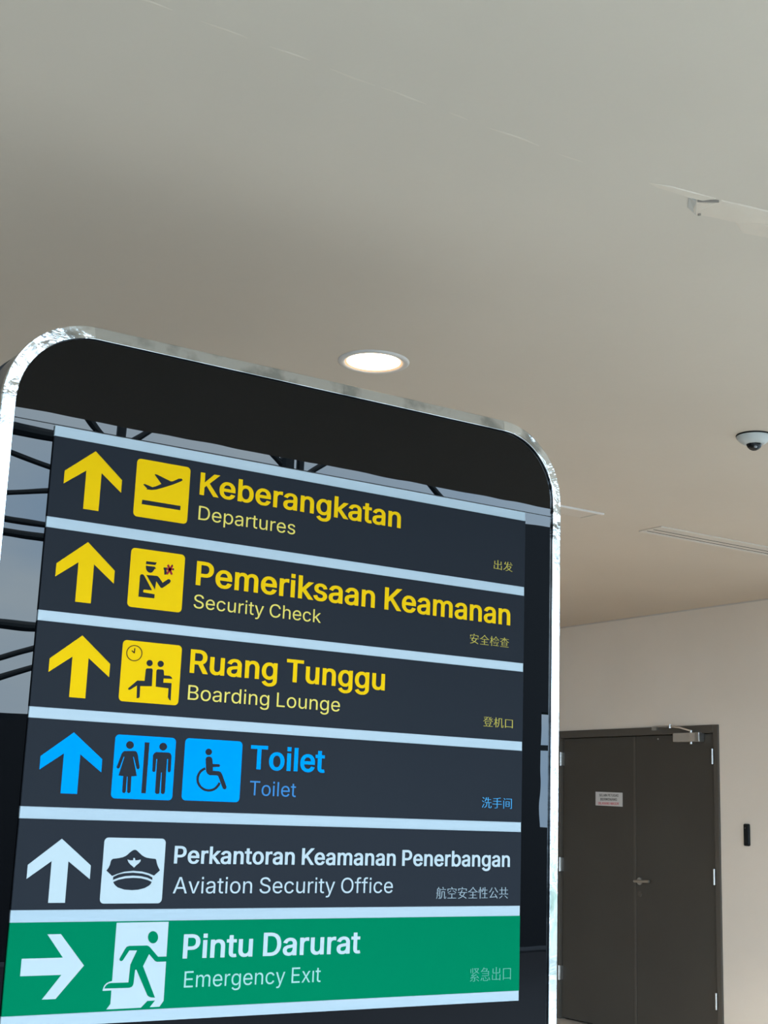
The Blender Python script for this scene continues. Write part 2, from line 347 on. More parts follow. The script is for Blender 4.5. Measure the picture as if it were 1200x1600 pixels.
def downlight(x, y, watt, label):
    dl = empty('downlight', (x, y, CZ), label, 'ceiling light', 'recessed downlights in the ceiling')
    lathe('trim_ring', [(.098, .002), (.097, -.004), (.105, -.0065), (.116, -.006), (.121, -.002), (.1215, .002)], x, y, CZ, 'lamp_trim', dl, 64)
    lathe('baffle', [(.099, -.004), (.096, -.0035), (.0925, -.0015), (.091, -.0005)], x, y, CZ, 'lamp_rim', dl, 64)
    lathe('light_lens', [(0, -.0042), (.05, -.004), (.08, -.003), (.0915, -.0005)], x, y, CZ, 'lamp', dl, 64)
    ld = bpy.data.lights.new('lamp_light', 'SPOT'); ld.energy = watt; ld.color = (1, .91, .80); ld.spot_size = math.radians(96); ld.spot_blend = .8; ld.shadow_soft_size = .08
    lo = bpy.data.objects.new('lamp_light', ld); C.objects.link(lo); lo.parent = dl; lo.location = (0, 0, -.02)
downlight(2.285, 3.694, 120, 'round recessed downlight glowing warm white above the top edge of the sign')
for x, y, wt, lb in ((4.685, 3.694, 330, 'added unseen lit downlight between the dome camera and the open right side'),
                     (4.685, 6.10, 1050, 'added unseen lit downlight in front of the double door, hidden behind the sign'),
                     (4.685, 8.50, 450, 'added unseen lit downlight farthest from the open edge, hidden behind the sign')): downlight(x, y, wt, lb)  # unseen downlights, added to brighten and warm the deep ceiling and wall

def diffuser(x0, x1, y0, y1, label):
    t = empty('slot_diffuser', ((x0+x1)/2, (y0+y1)/2, CZ), label, 'air diffuser')
    bm = bmesh.new(); f = .016; z = CZ-.006
    for a in ((x0, x1, y0, y0+f), (x0, x1, y1-f, y1), (x0, x0+f, y0+f, y1-f), (x1-f, x1, y0+f, y1-f)): bm_box(bm, *a, z, CZ)
    bmesh.ops.bevel(bm, geom=bm.edges[:], offset=.0012, segments=1, affect='EDGES')
    from_bm('outer_frame', bm, 'grille', t)
    box('slot_shade', x0+f, x1-f, y0+f, y1-f, CZ-.001, CZ, 'slot', t)  # dark plate carries the slots' shade as colour; the ceiling is solid
    for a, b in ((y0+f+.002, 5.044), (5.058, 5.092), (5.106, y1-f-.001)):
        box('blade', x0+f+.004, x1-f-.004, a, b, CZ-.0024, CZ-.001, 'grille', t, .0004, 1)
    return t
diffuser(4.853, 6.35, 4.963, 5.131, 'long slot air diffuser in the ceiling below the dome camera, two dark slots')
hp = empty('access_hatch', (3.82, 5.01, CZ), 'flush ceiling access panel whose end shows beside the right side of the sign', 'access panel')
box('hatch_board', 3.2, 4.41, 4.95, 5.08, CZ-.002, CZ, 'hatch', hp)
box('hatch_lip', 3.2, 4.437, 4.934, 4.948, CZ-.008, CZ, 'hatch_edge', hp, .001, 1)
box('hatch_end', 4.412, 4.424, 4.95, 5.088, CZ-.003, CZ-.0002, 'trim', hp)
box('hatch_joint', 3.2, 4.412, 5.080, 5.0815, CZ-.0022, CZ-.0002, 'trim', hp)

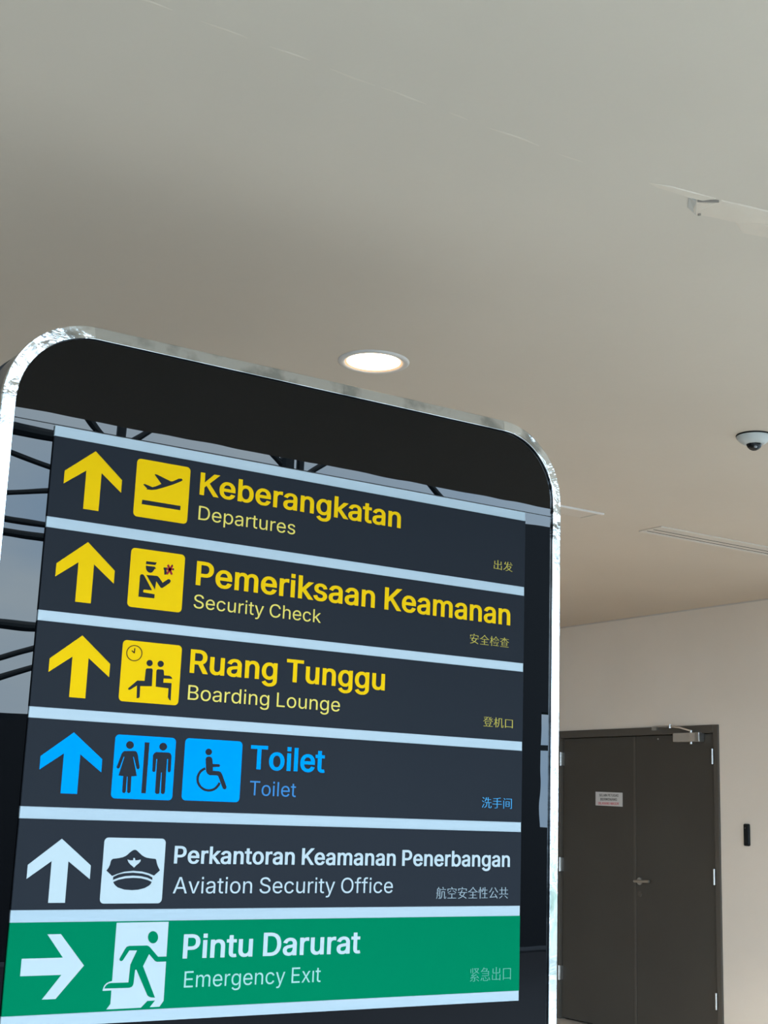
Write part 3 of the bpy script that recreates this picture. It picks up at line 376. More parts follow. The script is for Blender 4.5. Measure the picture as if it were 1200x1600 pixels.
GL = json.loads(r'''{"b":{"A":[480,[[-11,-10,99,-10,149,131,329,131,382,-10,490,-10,289,520,187,519],[178,210,209,298,239,390,269,298,302,210]]],"B":[456,[[42,-10,256,-10,307,-6,352,8,387,29,417,62,432,98,437,133,433,176,419,208,401,232,372,255,346,267,366,276,382,290,405,318,414,341,417,369,413,413,397,448,371,478,338,500,292,515,244,520,41,519],[144,67,144,220,251,220,275,218,298,208,315,193,325,179,334,158,336,138,331,109,317,88,291,73,265,70,244,67],[144,295,144,441,242,441,276,436,300,420,312,399,317,370,314,350,308,333,295,316,280,305,261,298,240,295]]],"D":[502,[[42,-10,225,-10,294,-3,360,21,377,32,403,52,437,91,451,116,474,178,481,252,474,327,451,394,437,419,406,456,384,474,361,488,294,512,228,520,41,519],[144,67,144,441,225,441,272,435,309,420,332,400,341,390,364,351,375,311,380,255,375,199,362,154,338,115,309,90,267,73,214,67]]],"E":[419,[[42,-10,394,-10,393,67,144,68,144,219,374,219,373,296,144,296,144,441,391,441,391,520,41,519]]],"G":[520,[[265,-17,330,-11,386,9,431,41,443,55,468,86,489,137,497,196,497,266,264,267,264,188,395,188,392,164,379,128,376,123,361,101,336,80,303,67,272,63,228,69,194,85,165,112,142,150,128,196,122,252,128,313,142,359,163,395,192,423,227,440,261,445,285,444,309,438,328,430,344,419,357,406,372,386,396,338,499,339,484,386,466,421,445,450,415,478,385,498,348,513,308,523,267,527,197,518,139,493,88,451,52,398,29,336,21,260,28,179,31,168,53,110,89,58,137,18,148,12,199,-9]]],"I":[180,[[43,-10,145,-10,144,520,42,519]]],"K":[467,[[42,-10,144,-10,144,176,192,222,362,-10,485,-10,259,286,491,520,356,520,159,310,144,291,144,519,41,519]]],"L":[393,[[42,-10,380,-10,380,67,144,68,143,520,41,519]]],"M":[628,[[42,-10,141,-10,142,316,273,-10,355,-10,469,273,485,319,485,-10,587,-10,587,519,463,519,336,197,315,134,291,201,165,519,42,520]]],"N":[523,[[42,-10,144,-10,142,357,186,283,375,-9,482,-10,482,520,380,519,380,155,147,519,41,519]]],"P":[445,[[42,-10,144,-10,144,175,240,175,293,180,343,199,380,225,407,260,423,302,427,335,428,353,423,393,408,433,402,442,377,471,342,496,292,514,238,520,41,519],[144,252,144,441,237,441,264,439,288,430,300,420,305,414,317,395,324,373,325,348,324,322,317,301,305,281,288,265,266,256,232,252]]],"R":[449,[[42,-10,144,-10,144,187,228,187,342,-10,459,-10,334,204,379,231,407,266,424,306,428,346,424,398,406,439,379,474,342,499,294,515,239,520,41,519],[144,265,144,441,238,441,266,439,290,430,306,417,319,395,324,378,326,351,324,327,318,307,304,287,290,276,265,268,237,265]]],"S":[447,[[218,-19,283,-14,330,1,372,26,403,59,418,88,422,96,427,134,424,171,412,204,394,226,370,247,319,274,268,290,216,303,179,316,158,328,145,341,137,356,134,374,136,394,144,412,153,422,176,439,196,446,218,448,261,443,290,429,309,407,324,367,424,368,413,418,393,454,361,486,318,510,280,521,231,526,170,520,131,508,91,485,59,454,39,416,33,373,34,349,38,332,45,317,58,297,75,280,119,251,177,229,240,212,276,200,288,196,305,185,318,172,324,157,327,141,323,119,313,98,298,81,277,69,255,62,231,60,196,62,172,69,160,76,154,79,138,95,128,114,119,147,15,147,28,93,32,84,48,54,81,21,121,-1,167,-14]]],"T":[449,[[174,-10,276,-10,276,441,435,441,435,520,13,519,14,441,174,441]]],"U":[517,[[254,-18,319,-13,372,6,415,34,438,60,449,75,469,120,476,171,476,519,374,519,374,172,370,145,359,115,344,95,322,77,292,66,262,62,226,66,193,79,170,99,159,116,146,147,143,177,143,519,41,519,41,168,48,120,68,75,101,35,147,5,199,-13]]],"W":[686,[[141,-10,245,-10,335,313,343,346,440,-10,544,-10,695,519,588,519,492,150,478,209,395,519,292,520,193,150,97,519,-8,520]]],"a":[389,[[155,-19,192,-17,221,-9,246,3,257,11,258,-10,356,-10,356,255,352,293,338,326,319,351,296,369,270,382,242,390,196,395,165,393,128,386,96,374,67,355,40,327,14,286,15,284,110,261,129,291,143,305,158,313,175,319,193,321,216,319,231,313,243,303,250,292,257,260,256,248,253,243,246,240,232,237,181,231,121,221,76,206,46,188,40,182,26,166,15,140,11,104,16,72,32,39,37,34,56,13,87,-5,121,-15],[166,56,137,61,126,69,118,78,113,89,111,103,113,119,118,132,126,141,142,150,179,158,231,165,256,171,257,135,254,120,247,99,235,82,219,68,197,59]]],"b":[424,[[224,-18,279,-13,323,7,362,40,387,78,404,131,409,186,404,246,387,298,360,339,329,366,320,372,280,388,230,395,193,392,164,383,134,362,133,519,35,519,34,-10,130,-11,131,17,141,8,164,-6,192,-15],[219,57,191,62,175,72,155,93,142,122,135,150,132,189,135,230,142,259,155,285,173,304,184,310,197,316,224,319,250,313,269,302,286,284,298,257,306,228,309,187,307,154,298,120,286,95,267,74,248,62]]],"e":[404,[[207,-18,255,-15,290,-6,321,10,348,31,367,54,391,98,296,117,273,83,260,69,250,64,231,58,216,57,184,60,160,71,141,89,127,111,118,141,117,158,390,158,388,226,399,231,388,232,387,245,375,285,358,320,329,352,305,370,275,383,240,392,218,394,198,394,151,388,105,368,68,337,36,290,20,245,15,193,21,130,24,120,38,80,68,39,107,7,156,-13],[117,232,118,240,126,265,139,287,156,304,173,313,178,316,200,319,232,316,251,306,268,287,276,274,282,261,288,235,288,232]]],"g":[425,[[200,-161,260,-156,297,-146,335,-126,366,-96,386,-57,391,-13,391,389,295,389,294,360,285,369,263,382,231,393,192,394,147,389,102,370,63,337,38,299,23,258,20,248,15,197,20,133,38,84,67,44,103,18,135,4,147,-1,191,-6,227,-3,255,4,282,19,292,26,292,-18,289,-36,285,-47,271,-66,243,-82,201,-86,181,-85,162,-79,147,-70,106,-28,25,-65,47,-95,71,-119,96,-136,132,-151,166,-159],[203,69,178,73,170,77,156,84,138,103,126,128,118,157,115,198,118,227,122,242,126,257,140,285,156,304,175,314,206,319,231,315,251,304,270,284,283,260,290,231,293,183,290,154,283,125,270,102,253,84,231,73]]],"i":[167,[[35,-10,133,-10,133,385,34,385],[35,432,133,432,133,527,35,527]]],"k":[381,[[35,-10,133,-10,133,147,146,158,285,-10,411,-10,219,213,405,390,276,390,134,244,133,519,34,519]]],"l":[167,[[35,-10,133,-10,133,520,34,519]]],"m":[610,[[35,-10,133,-10,133,244,135,261,143,285,156,302,168,311,179,316,197,320,225,315,241,302,252,282,255,261,255,-10,354,-10,354,251,356,264,362,285,370,298,383,310,400,318,417,320,440,316,460,305,472,284,477,258,477,-10,575,-10,576,261,572,299,558,333,534,363,505,382,471,394,430,396,405,394,378,386,345,370,324,351,320,345,300,369,263,390,224,396,191,395,165,386,140,372,131,365,130,390,35,390]]],"n":[410,[[35,-10,133,-10,133,234,136,256,142,278,156,297,174,310,190,316,204,318,214,318,239,313,259,296,272,268,277,239,277,-10,376,-10,376,247,372,283,358,326,333,358,304,379,262,391,225,395,182,390,141,371,131,361,130,390,34,389]]],"o":[415,[[202,-18,260,-13,307,6,349,41,376,80,393,126,400,183,395,245,375,298,348,336,308,370,261,388,207,395,154,388,112,372,105,368,67,336,38,295,21,245,15,192,21,131,23,124,38,80,66,41,107,7,155,-13],[205,57,176,62,157,74,139,95,125,123,118,153,115,192,118,223,125,253,141,283,158,302,177,314,211,319,238,314,257,302,277,280,289,255,298,222,300,184,298,153,290,123,277,95,258,74,239,62]]],"r":[259,[[35,-10,133,-10,133,243,136,261,143,280,152,292,165,304,180,310,186,313,211,315,262,310,261,395,210,395,175,390,142,376,131,367,130,390,34,389]]],"s":[365,[[175,-18,232,-14,267,-4,301,15,328,41,338,60,345,73,351,107,343,146,319,179,283,204,235,219,179,232,151,242,137,251,130,262,128,277,131,291,140,305,162,319,184,322,213,318,230,308,242,292,258,265,350,283,325,330,315,345,294,363,260,382,227,392,197,394,145,392,108,380,79,365,49,338,32,308,28,279,35,233,59,200,97,176,145,159,208,145,227,138,241,127,247,117,249,104,246,88,232,70,212,60,184,56,154,59,135,68,121,85,105,119,12,101,27,59,46,32,72,10,107,-8,143,-16]]],"t":[227,[[163,-14,196,-14,235,-6,217,66,177,61,156,63,150,69,146,79,145,98,145,316,223,316,223,389,145,390,144,481,47,481,46,390,-13,389,-13,317,46,316,46,89,54,48,78,14,83,11,119,-9]]],"u":[410,[[177,-15,228,-10,268,8,279,19,280,-10,376,-10,375,390,277,389,277,146,274,123,267,103,255,85,245,75,240,71,221,63,202,60,170,67,151,83,137,111,133,139,133,389,34,389,34,133,38,92,50,58,72,27,105,2,140,-11]]]},"r":{"A":[480,[[19,2,84,2,134,143,345,143,396,2,461,2,275,507,202,507],[153,197,193,313,239,461,277,337,326,198]]],"B":[456,[[62,2,255,2,300,5,346,21,374,38,398,67,412,100,417,135,413,174,403,199,386,224,362,244,339,256,313,261,314,268,335,276,355,287,374,305,386,320,389,330,394,347,397,372,393,410,380,441,358,468,328,490,290,503,245,508,62,507],[124,56,124,233,252,233,278,230,304,221,312,216,327,205,343,186,353,162,357,136,351,105,330,78,297,62,251,56],[124,283,124,453,244,453,284,448,316,428,332,404,338,369,335,349,327,330,309,308,288,294,262,286,240,283]]],"C":[510,[[263,-5,305,-3,341,6,373,21,403,41,428,63,446,90,462,124,471,157,470,159,410,159,403,135,392,115,379,98,358,80,339,68,315,58,290,53,270,51,223,57,183,75,148,106,123,144,108,193,102,248,108,315,123,364,142,393,151,406,184,434,222,451,255,456,286,456,316,451,335,443,356,431,378,413,398,382,410,350,471,350,462,385,447,418,428,444,400,471,374,488,341,502,306,511,270,515,205,506,156,486,149,481,103,442,72,393,55,346,49,328,42,259,49,179,70,118,104,65,150,26,161,21,205,2]]],"D":[502,[[62,2,224,2,290,9,350,32,371,46,395,67,420,98,433,121,454,184,461,255,454,326,433,389,418,415,387,452,353,477,293,500,228,508,62,507],[124,56,123,453,226,453,271,448,321,429,355,400,375,370,381,361,396,312,401,255,396,198,381,149,354,108,320,80,274,62,222,56]]],"E":[419,[[62,2,373,2,373,56,123,56,124,231,353,231,353,284,124,284,123,453,370,453,370,508,62,507]]],"L":[393,[[62,2,359,2,359,56,123,56,123,508,62,507]]],"O":[533,[[263,-5,329,2,384,26,428,64,463,115,479,163,485,180,492,252,485,328,463,391,429,443,380,485,330,506,268,515,205,506,162,488,149,481,105,443,71,392,64,373,49,328,42,259,49,179,70,118,105,65,154,25,205,2],[265,51,223,57,186,73,148,106,123,143,108,193,102,259,108,315,118,347,124,366,149,404,184,435,214,448,225,452,272,457,311,451,348,436,385,404,410,364,427,314,432,252,427,193,410,144,385,105,349,74,310,57]]],"S":[447,[[219,-7,279,-2,321,12,358,34,385,65,402,99,407,137,403,172,395,195,378,219,357,238,312,263,255,280,215,290,170,306,142,322,128,335,117,351,113,375,116,396,127,419,145,437,163,448,200,459,230,460,265,455,303,439,327,412,339,379,399,380,392,415,376,448,349,476,315,497,305,500,272,510,232,514,183,510,170,507,139,497,102,475,76,446,59,412,53,373,54,353,58,335,65,319,84,293,129,261,187,239,246,224,296,207,317,194,334,179,344,160,347,137,342,111,330,91,312,73,287,59,257,50,219,48,194,50,167,57,141,69,121,88,110,106,103,135,40,135,47,96,64,62,92,32,134,9,170,-2]]],"T":[449,[[195,2,255,2,255,453,415,453,415,508,34,507,34,453,195,453]]],"a":[389,[[155,-7,190,-5,214,2,222,6,235,13,247,23,271,54,278,53,279,2,336,2,336,251,332,290,320,321,300,347,285,359,270,367,240,378,195,383,165,381,135,374,106,364,81,346,58,321,43,292,99,276,105,288,113,297,134,316,148,324,169,330,193,333,219,331,239,324,255,314,269,296,275,278,278,254,274,242,265,234,250,228,127,210,100,202,79,192,60,179,45,161,35,137,32,104,36,75,49,46,70,22,95,6,127,-4],[166,44,149,45,130,50,114,59,100,72,93,86,91,110,93,125,101,139,115,151,135,161,177,170,203,173,253,182,277,192,278,136,274,116,263,91,248,72,225,56,204,48]]],"c":[396,[[203,-6,236,-5,261,0,281,9,305,22,321,35,340,57,353,79,361,99,358,102,305,115,294,89,272,65,244,50,204,45,172,50,144,65,122,88,107,117,97,158,95,196,97,225,107,259,116,276,122,287,145,312,174,327,202,331,241,327,270,313,292,290,304,264,360,278,351,302,340,320,323,340,304,355,281,368,259,376,231,382,207,383,158,376,118,359,85,331,57,291,42,243,36,192,42,132,57,87,82,49,118,17,159,0]]],"d":[424,[[191,-6,227,-4,252,5,271,18,287,32,306,60,315,60,315,1,371,2,370,508,312,507,312,318,305,318,287,343,269,360,254,371,229,380,196,383,152,377,114,360,80,331,57,293,41,246,36,195,41,132,56,86,79,47,112,17,151,0],[204,45,169,50,144,65,122,87,107,117,97,150,95,198,97,227,106,259,122,291,144,312,170,326,209,331,236,327,264,314,286,292,302,264,311,230,313,180,311,149,302,120,286,86,263,63,237,50]]],"e":[404,[[208,-6,249,-4,259,-1,283,5,309,20,335,41,352,63,363,90,307,103,298,87,284,70,272,60,254,51,234,46,216,45,178,49,147,62,127,79,113,98,108,106,98,139,96,170,369,170,370,195,367,243,356,282,340,314,319,339,294,360,265,373,238,380,205,383,159,377,150,374,116,358,82,327,56,288,41,243,36,182,42,132,51,104,58,84,82,49,118,17,161,0],[96,220,97,242,107,271,122,293,145,315,157,320,173,328,199,331,237,328,263,316,285,294,299,271,309,236,310,226,309,220]]],"f":[254,[[83,2,140,2,140,328,227,329,226,378,140,378,140,420,144,444,152,460,171,472,196,476,212,474,226,470,241,520,225,525,193,528,161,526,137,518,114,504,97,485,85,460,83,437,83,378,8,377,8,328,83,328]]],"g":[425,[[199,-149,249,-146,289,-135,306,-126,322,-117,349,-89,366,-54,371,-11,370,377,315,377,314,317,308,317,288,344,271,360,254,371,235,378,228,381,192,382,149,376,113,360,80,329,56,291,41,247,36,185,42,133,56,92,77,60,83,52,114,28,156,11,192,7,226,9,252,17,271,29,287,44,305,70,312,69,312,-16,309,-39,302,-54,294,-66,284,-76,274,-81,245,-94,210,-98,178,-97,153,-89,136,-80,117,-62,101,-43,53,-70,65,-90,73,-99,84,-110,106,-126,136,-139,169,-147],[204,57,171,62,143,76,122,95,107,123,97,154,95,202,97,229,107,263,127,296,145,314,171,327,207,332,238,327,250,321,265,313,287,292,302,264,311,232,313,184,311,154,302,123,287,94,264,73,238,62]]],"h":[410,[[55,2,112,2,112,227,116,258,124,282,139,303,160,318,183,328,209,331,248,323,275,305,291,276,297,240,297,2,356,2,356,245,351,286,341,319,321,346,293,368,265,378,224,383,187,378,153,361,125,330,113,305,112,508,55,507]]],"i":[167,[[55,2,112,2,112,373,55,373],[55,444,112,445,112,516,55,515]]],"k":[381,[[55,2,112,2,112,141,154,180,295,2,369,2,199,216,356,377,284,377,122,211,113,211,112,507,55,507]]],"l":[167,[[55,2,112,2,112,508,55,507]]],"m":[610,[[55,2,112,2,112,239,116,267,126,291,140,309,158,322,176,329,197,332,230,328,256,310,271,285,276,262,276,2,334,2,334,252,336,270,344,291,355,305,370,319,393,329,417,332,448,328,474,314,492,287,497,258,497,2,555,2,556,259,551,297,537,331,521,353,498,370,486,375,468,382,444,384,407,382,383,374,357,359,338,342,324,321,317,303,307,331,285,361,255,379,223,384,210,384,194,383,173,375,148,358,131,341,118,320,111,298,111,377,55,378]]],"n":[410,[[55,2,112,2,112,227,116,258,124,282,139,303,160,318,183,328,209,331,248,323,275,305,291,276,297,240,297,2,356,2,356,245,352,282,341,319,336,325,321,346,293,368,265,378,230,383,187,378,152,360,125,330,111,302,111,377,55,377]]],"o":[415,[[203,-6,259,0,298,17,332,47,357,85,374,131,380,187,375,242,358,290,333,327,295,360,254,377,207,383,160,377,123,361,114,356,82,328,57,291,42,243,36,192,42,132,57,87,82,49,119,16,159,0],[204,45,172,50,144,65,122,88,107,117,97,150,95,196,97,225,106,257,127,292,145,312,174,327,212,331,245,325,271,311,293,288,309,257,315,236,318,221,321,184,317,149,309,117,294,89,269,64,243,50]]],"p":[424,[[55,-141,112,-141,113,60,118,60,138,33,154,18,173,5,198,-4,233,-6,274,0,312,17,346,47,367,82,384,133,389,188,384,245,366,297,346,329,313,360,273,377,229,383,196,380,172,372,153,360,137,344,119,318,111,318,111,377,55,377],[218,45,188,50,161,64,139,85,124,113,121,125,114,153,111,192,115,231,121,257,138,291,161,314,181,324,189,327,224,331,252,327,269,319,280,313,303,290,318,261,326,232,330,187,326,149,321,127,318,117,303,88,278,64,258,52,249,49]]],"r":[259,[[55,2,112,2,112,237,116,263,122,280,137,300,158,317,183,325,204,328,241,324,241,383,210,383,183,379,153,366,131,345,115,319,111,320,110,378,55,377]]],"s":[365,[[175,-6,223,-4,259,7,288,25,311,47,325,76,330,107,324,142,306,168,277,191,228,208,172,221,143,230,123,241,111,257,107,277,112,299,131,319,158,331,189,335,220,330,246,316,260,298,269,279,321,292,313,315,300,336,277,358,253,371,227,379,188,383,148,380,115,369,88,353,66,332,52,304,51,299,49,270,54,239,72,210,103,188,149,171,230,151,238,149,254,138,267,119,270,102,264,81,244,60,218,49,177,44,151,47,124,58,103,79,93,105,38,92,46,63,62,40,84,20,114,4,145,-4]]],"t":[227,[[164,-2,193,-1,211,3,211,6,201,52,176,49,151,51,134,61,126,77,124,96,124,328,202,329,203,377,125,378,124,469,67,469,67,378,8,378,8,329,67,328,67,89,74,52,93,22,125,4]]],"u":[410,[[177,-3,223,2,255,18,286,49,299,79,300,2,356,2,355,378,297,377,297,145,295,121,285,96,270,76,250,61,228,52,202,48,163,54,135,75,117,105,112,144,112,377,55,377,55,133,58,96,70,61,90,32,117,12,147,0]]],"v":[389,[[164,2,225,2,368,378,305,376,227,160,195,55,162,160,84,376,19,377]]],"x":[379,[[24,2,90,2,147,86,189,157,235,81,288,2,355,2,223,190,228,200,349,377,283,377,234,305,191,231,99,377,32,377,157,194]]],"y":[389,[[84,-143,117,-142,140,-134,156,-124,176,-107,189,-85,206,-50,368,378,306,377,227,160,195,55,162,160,84,376,19,377,164,0,151,-40,143,-59,131,-76,118,-86,104,-91,86,-92,62,-88,49,-138,65,-142]]],"ı":[167,[[55,2,112,2,112,378,55,377]]]},"h":{"全":[1000,[[28,-13,323,-13,323,1,188,1,188,68,282,68,282,82,188,82,188,146,282,146,282,160,285,161,283,163,282,160,68,161,70,160,70,146,162,146,162,82,72,82,73,68,162,68,162,1,28,1],[323,146,340,160,287,189,236,227,189,278,194,285,175,292,130,240,75,196,11,161,28,147,69,172,70,163,124,209,175,266,230,208,280,165,282,164,283,174]]],"公":[1000,[[297,-19,321,-9,286,42,237,101,216,93,256,38,257,33,91,24,139,92,191,172,164,181,117,103,80,50,62,28,48,21,57,1,102,7,274,19],[41,138,81,176,113,223,139,273,113,277,89,231,58,186,20,151],[315,138,336,153,279,210,232,281,209,274,258,199]]],"共":[1000,[[42,-21,97,14,140,53,115,59,74,21,24,-10],[303,-21,325,-11,229,60,208,53,262,14],[19,91,334,91,334,106,251,106,251,200,321,200,321,215,251,215,251,286,226,285,226,215,124,215,124,285,99,286,99,215,32,215,32,200,99,200,99,106,19,106],[124,106,124,200,226,200,226,106]]],"出":[1000,[[286,-22,312,-21,312,114,286,114,286,14,188,14,188,146,298,147,298,258,272,258,272,162,188,162,188,289,161,289,161,162,79,162,79,257,54,257,54,147,161,146,161,14,64,14,64,114,38,114,37,-1,286,-2]]],"发":[1000,[[98,-23,153,-4,205,26,260,-5,319,-23,336,-9,277,7,226,37,255,72,278,106,294,143,278,148,153,148,167,194,325,194,325,209,173,209,187,287,165,290,159,288,145,209,79,209,104,275,78,278,58,225,49,209,43,206,50,191,87,194,138,193,108,118,77,74,65,59,13,20,30,6,70,33,106,70,133,116,157,74,187,38,136,6,86,-9],[206,47,173,83,149,131,261,130,238,85],[280,231,299,240,256,282,239,276]]],"口":[1000,[[46,-14,71,-13,71,16,280,16,280,-13,306,-13,306,252,45,252],[71,32,71,236,280,236,280,32]]],"安":[1000,[[46,-21,124,1,188,38,299,-19,318,-4,208,50,237,91,259,137,326,137,326,152,150,152,175,205,151,208,147,207,119,152,26,152,26,137,106,137,70,81,162,44,101,10,31,-6],[182,56,107,88,135,136,231,137,210,90],[34,188,58,188,59,234,291,234,291,188,316,188,317,249,191,249,171,289,149,286,147,284,162,249,34,249]]],"急":[1000,[[136,-18,228,-18,248,-15,263,-1,269,26,246,32,244,12,236,-2,223,-4,144,-4,123,-2,117,11,117,58,94,58,93,11,97,-6,114,-16],[37,-8,57,21,72,51,51,57,36,26,17,-1],[309,-6,332,2,316,31,291,66,271,61,293,26],[194,22,215,31,164,79,147,73,176,45],[56,93,286,93,286,207,215,207,244,257,229,264,126,263,140,286,114,289,90,256,58,224,20,198,36,187,63,207,64,195,261,195,261,156,67,156,67,146,261,145,262,106,56,105],[76,207,111,251,212,251,186,207]]],"性":[1000,[[61,-23,85,-22,85,289,61,288],[118,-10,331,-9,330,4,243,4,243,102,315,103,315,117,243,118,243,200,323,200,323,215,243,215,243,288,218,288,218,215,173,216,185,270,161,272,145,207,119,155,141,147,154,167,165,200,218,200,218,118,144,117,145,102,218,102,218,4,118,4],[28,137,30,138,41,178,46,221,29,222,23,179,11,142,13,139],[114,177,131,182,124,202,106,232,91,228]]],"手":[1000,[[98,-22,146,-21,167,-18,184,-9,188,7,188,92,333,92,333,108,188,108,188,174,313,174,313,190,188,190,188,256,297,275,280,288,173,269,42,259,48,246,163,254,163,190,42,189,43,174,163,174,163,108,19,107,20,92,163,92,163,6,161,-3,153,-6,88,-6]]],"机":[1000,[[78,-23,101,-22,101,148,139,91,154,103,101,161,101,198,153,199,153,213,101,214,100,289,77,288,77,214,19,213,20,199,74,198,48,120,11,61,23,47,51,86,75,144,77,142],[142,-21,179,33,195,98,199,161,200,254,267,253,269,-4,275,-15,291,-20,313,-20,328,-16,336,-9,339,1,342,52,324,58,322,15,319,-1,312,-5,299,-5,293,-2,291,21,290,269,175,268,175,156,172,103,158,41,124,-9]]],"查":[1000,[[27,-12,324,-12,325,2,27,2],[78,33,271,33,271,137,78,137],[102,42,102,81,246,81,246,42],[102,90,102,128,246,128,246,90],[30,133,79,157,121,188,162,237,162,158,186,159,187,237,227,189,270,159,319,136,336,150,269,178,213,232,329,232,330,244,187,245,186,289,162,289,162,245,22,245,22,232,136,232,79,177,15,147]]],"检":[1000,[[64,-23,86,-22,86,156,88,157,111,116,125,126,86,187,86,208,122,208,122,223,86,223,86,289,64,288,64,223,18,223,18,208,61,208,41,131,13,73,25,59,44,91,62,142,64,141],[122,-6,327,-6,327,7,263,8,316,128,295,130,272,71,242,7,122,7],[162,47,182,50,170,95,160,123,157,124,141,121,141,119,154,83],[222,56,242,58,227,132,208,130,217,93],[125,162,176,201,222,262,273,204,323,167,337,181,278,224,235,273,239,286,219,291,188,244,154,206,111,175],[165,168,282,168,282,181,165,181]]],"洗":[1000,[[107,-21,157,9,161,14,184,59,194,129,241,129,241,9,243,-6,248,-12,254,-17,270,-19,309,-19,326,-14,336,4,340,39,319,45,316,7,306,-5,277,-5,267,-2,265,11,265,129,334,129,335,144,235,144,235,216,321,216,321,231,235,231,234,289,211,289,211,231,166,231,178,280,155,283,152,281,136,224,109,175,131,166,146,186,157,216,211,216,211,144,108,144,108,129,169,129,169,126,162,64,139,19,93,-9],[44,-16,98,89,81,98,25,-4],[74,144,89,157,29,190,15,179,49,162],[89,236,104,249,79,267,47,283,32,274,64,256]]],"登":[1000,[[23,-15,328,-15,328,-2,229,-2,252,44,231,49,228,49,203,-2,121,-2,121,8,142,14,127,39,119,49,99,44,112,26,119,-2,23,-2],[74,62,272,62,272,140,74,140],[98,74,98,128,246,128,245,74],[25,135,70,158,113,201,114,179,238,179,238,203,278,161,322,137,339,151,305,166,272,193,327,236,308,244,259,200,234,235,287,277,269,285,223,242,198,287,180,284,177,283,194,255,236,191,117,191,164,271,150,277,36,276,36,264,134,264,117,231,96,203,75,224,50,237,37,231,59,218,82,194,46,162,11,146]]],"空":[1000,[[29,-11,324,-11,324,3,187,3,187,100,288,101,288,115,65,115,65,101,162,100,162,3,29,3],[45,129,104,159,151,190,133,200,88,168,32,144],[304,131,320,144,214,200,199,190,257,160],[29,177,52,178,52,232,298,232,298,186,323,186,323,245,198,246,175,290,152,286,150,285,167,246,29,246]]],"紧":[1000,[[127,-22,161,-22,179,-18,190,-12,193,-1,194,61,285,66,304,46,321,54,290,81,252,107,236,100,263,75,120,69,120,78,181,103,242,132,227,143,180,119,113,118,112,127,160,153,160,158,197,171,231,188,270,166,313,154,327,169,289,177,253,195,287,234,310,273,297,276,154,274,155,262,174,261,191,227,214,197,179,180,143,173,148,170,146,163,141,163,84,124,64,118,71,103,135,107,135,97,68,71,39,65,45,49,72,53,168,59,167,-6,160,-10,118,-9],[43,-19,88,5,126,31,104,36,68,10,26,-7],[303,-19,321,-9,242,35,224,27,267,6],[100,161,122,162,122,282,100,282],[40,173,62,174,62,267,40,267],[234,204,212,229,196,262,280,262,260,230]]],"航":[1000,[[30,-22,51,19,59,69,61,125,122,124,121,-4,117,-7,84,-7,91,-20,117,-20,132,-17,141,-9,143,246,91,247,105,288,81,291,70,247,40,246,40,136,15,136,15,125,40,124,38,69,31,24,14,-15],[165,-22,194,14,205,56,208,94,208,159,270,159,270,14,272,-7,277,-15,290,-19,320,-18,331,-11,336,1,338,35,323,39,321,11,318,-4,312,-7,300,-7,295,-4,293,14,292,173,186,173,186,94,183,61,172,20,148,-13],[95,53,111,56,86,99,71,97],[61,136,61,236,122,236,122,136],[92,164,106,169,87,206,72,205],[155,217,330,217,331,231,155,231],[234,243,256,249,232,292,212,288,211,286]]],"间":[1000,[[34,-23,58,-22,58,210,33,210],[263,-21,289,-21,307,-18,316,-10,319,3,319,270,124,270,124,255,294,255,294,2,292,-5,288,-7,255,-7],[110,39,241,39,241,189,110,188],[132,51,132,108,218,108,218,51],[132,120,132,177,218,177,218,120],[79,232,100,241,83,261,58,283,39,277,63,253]]]}}''')
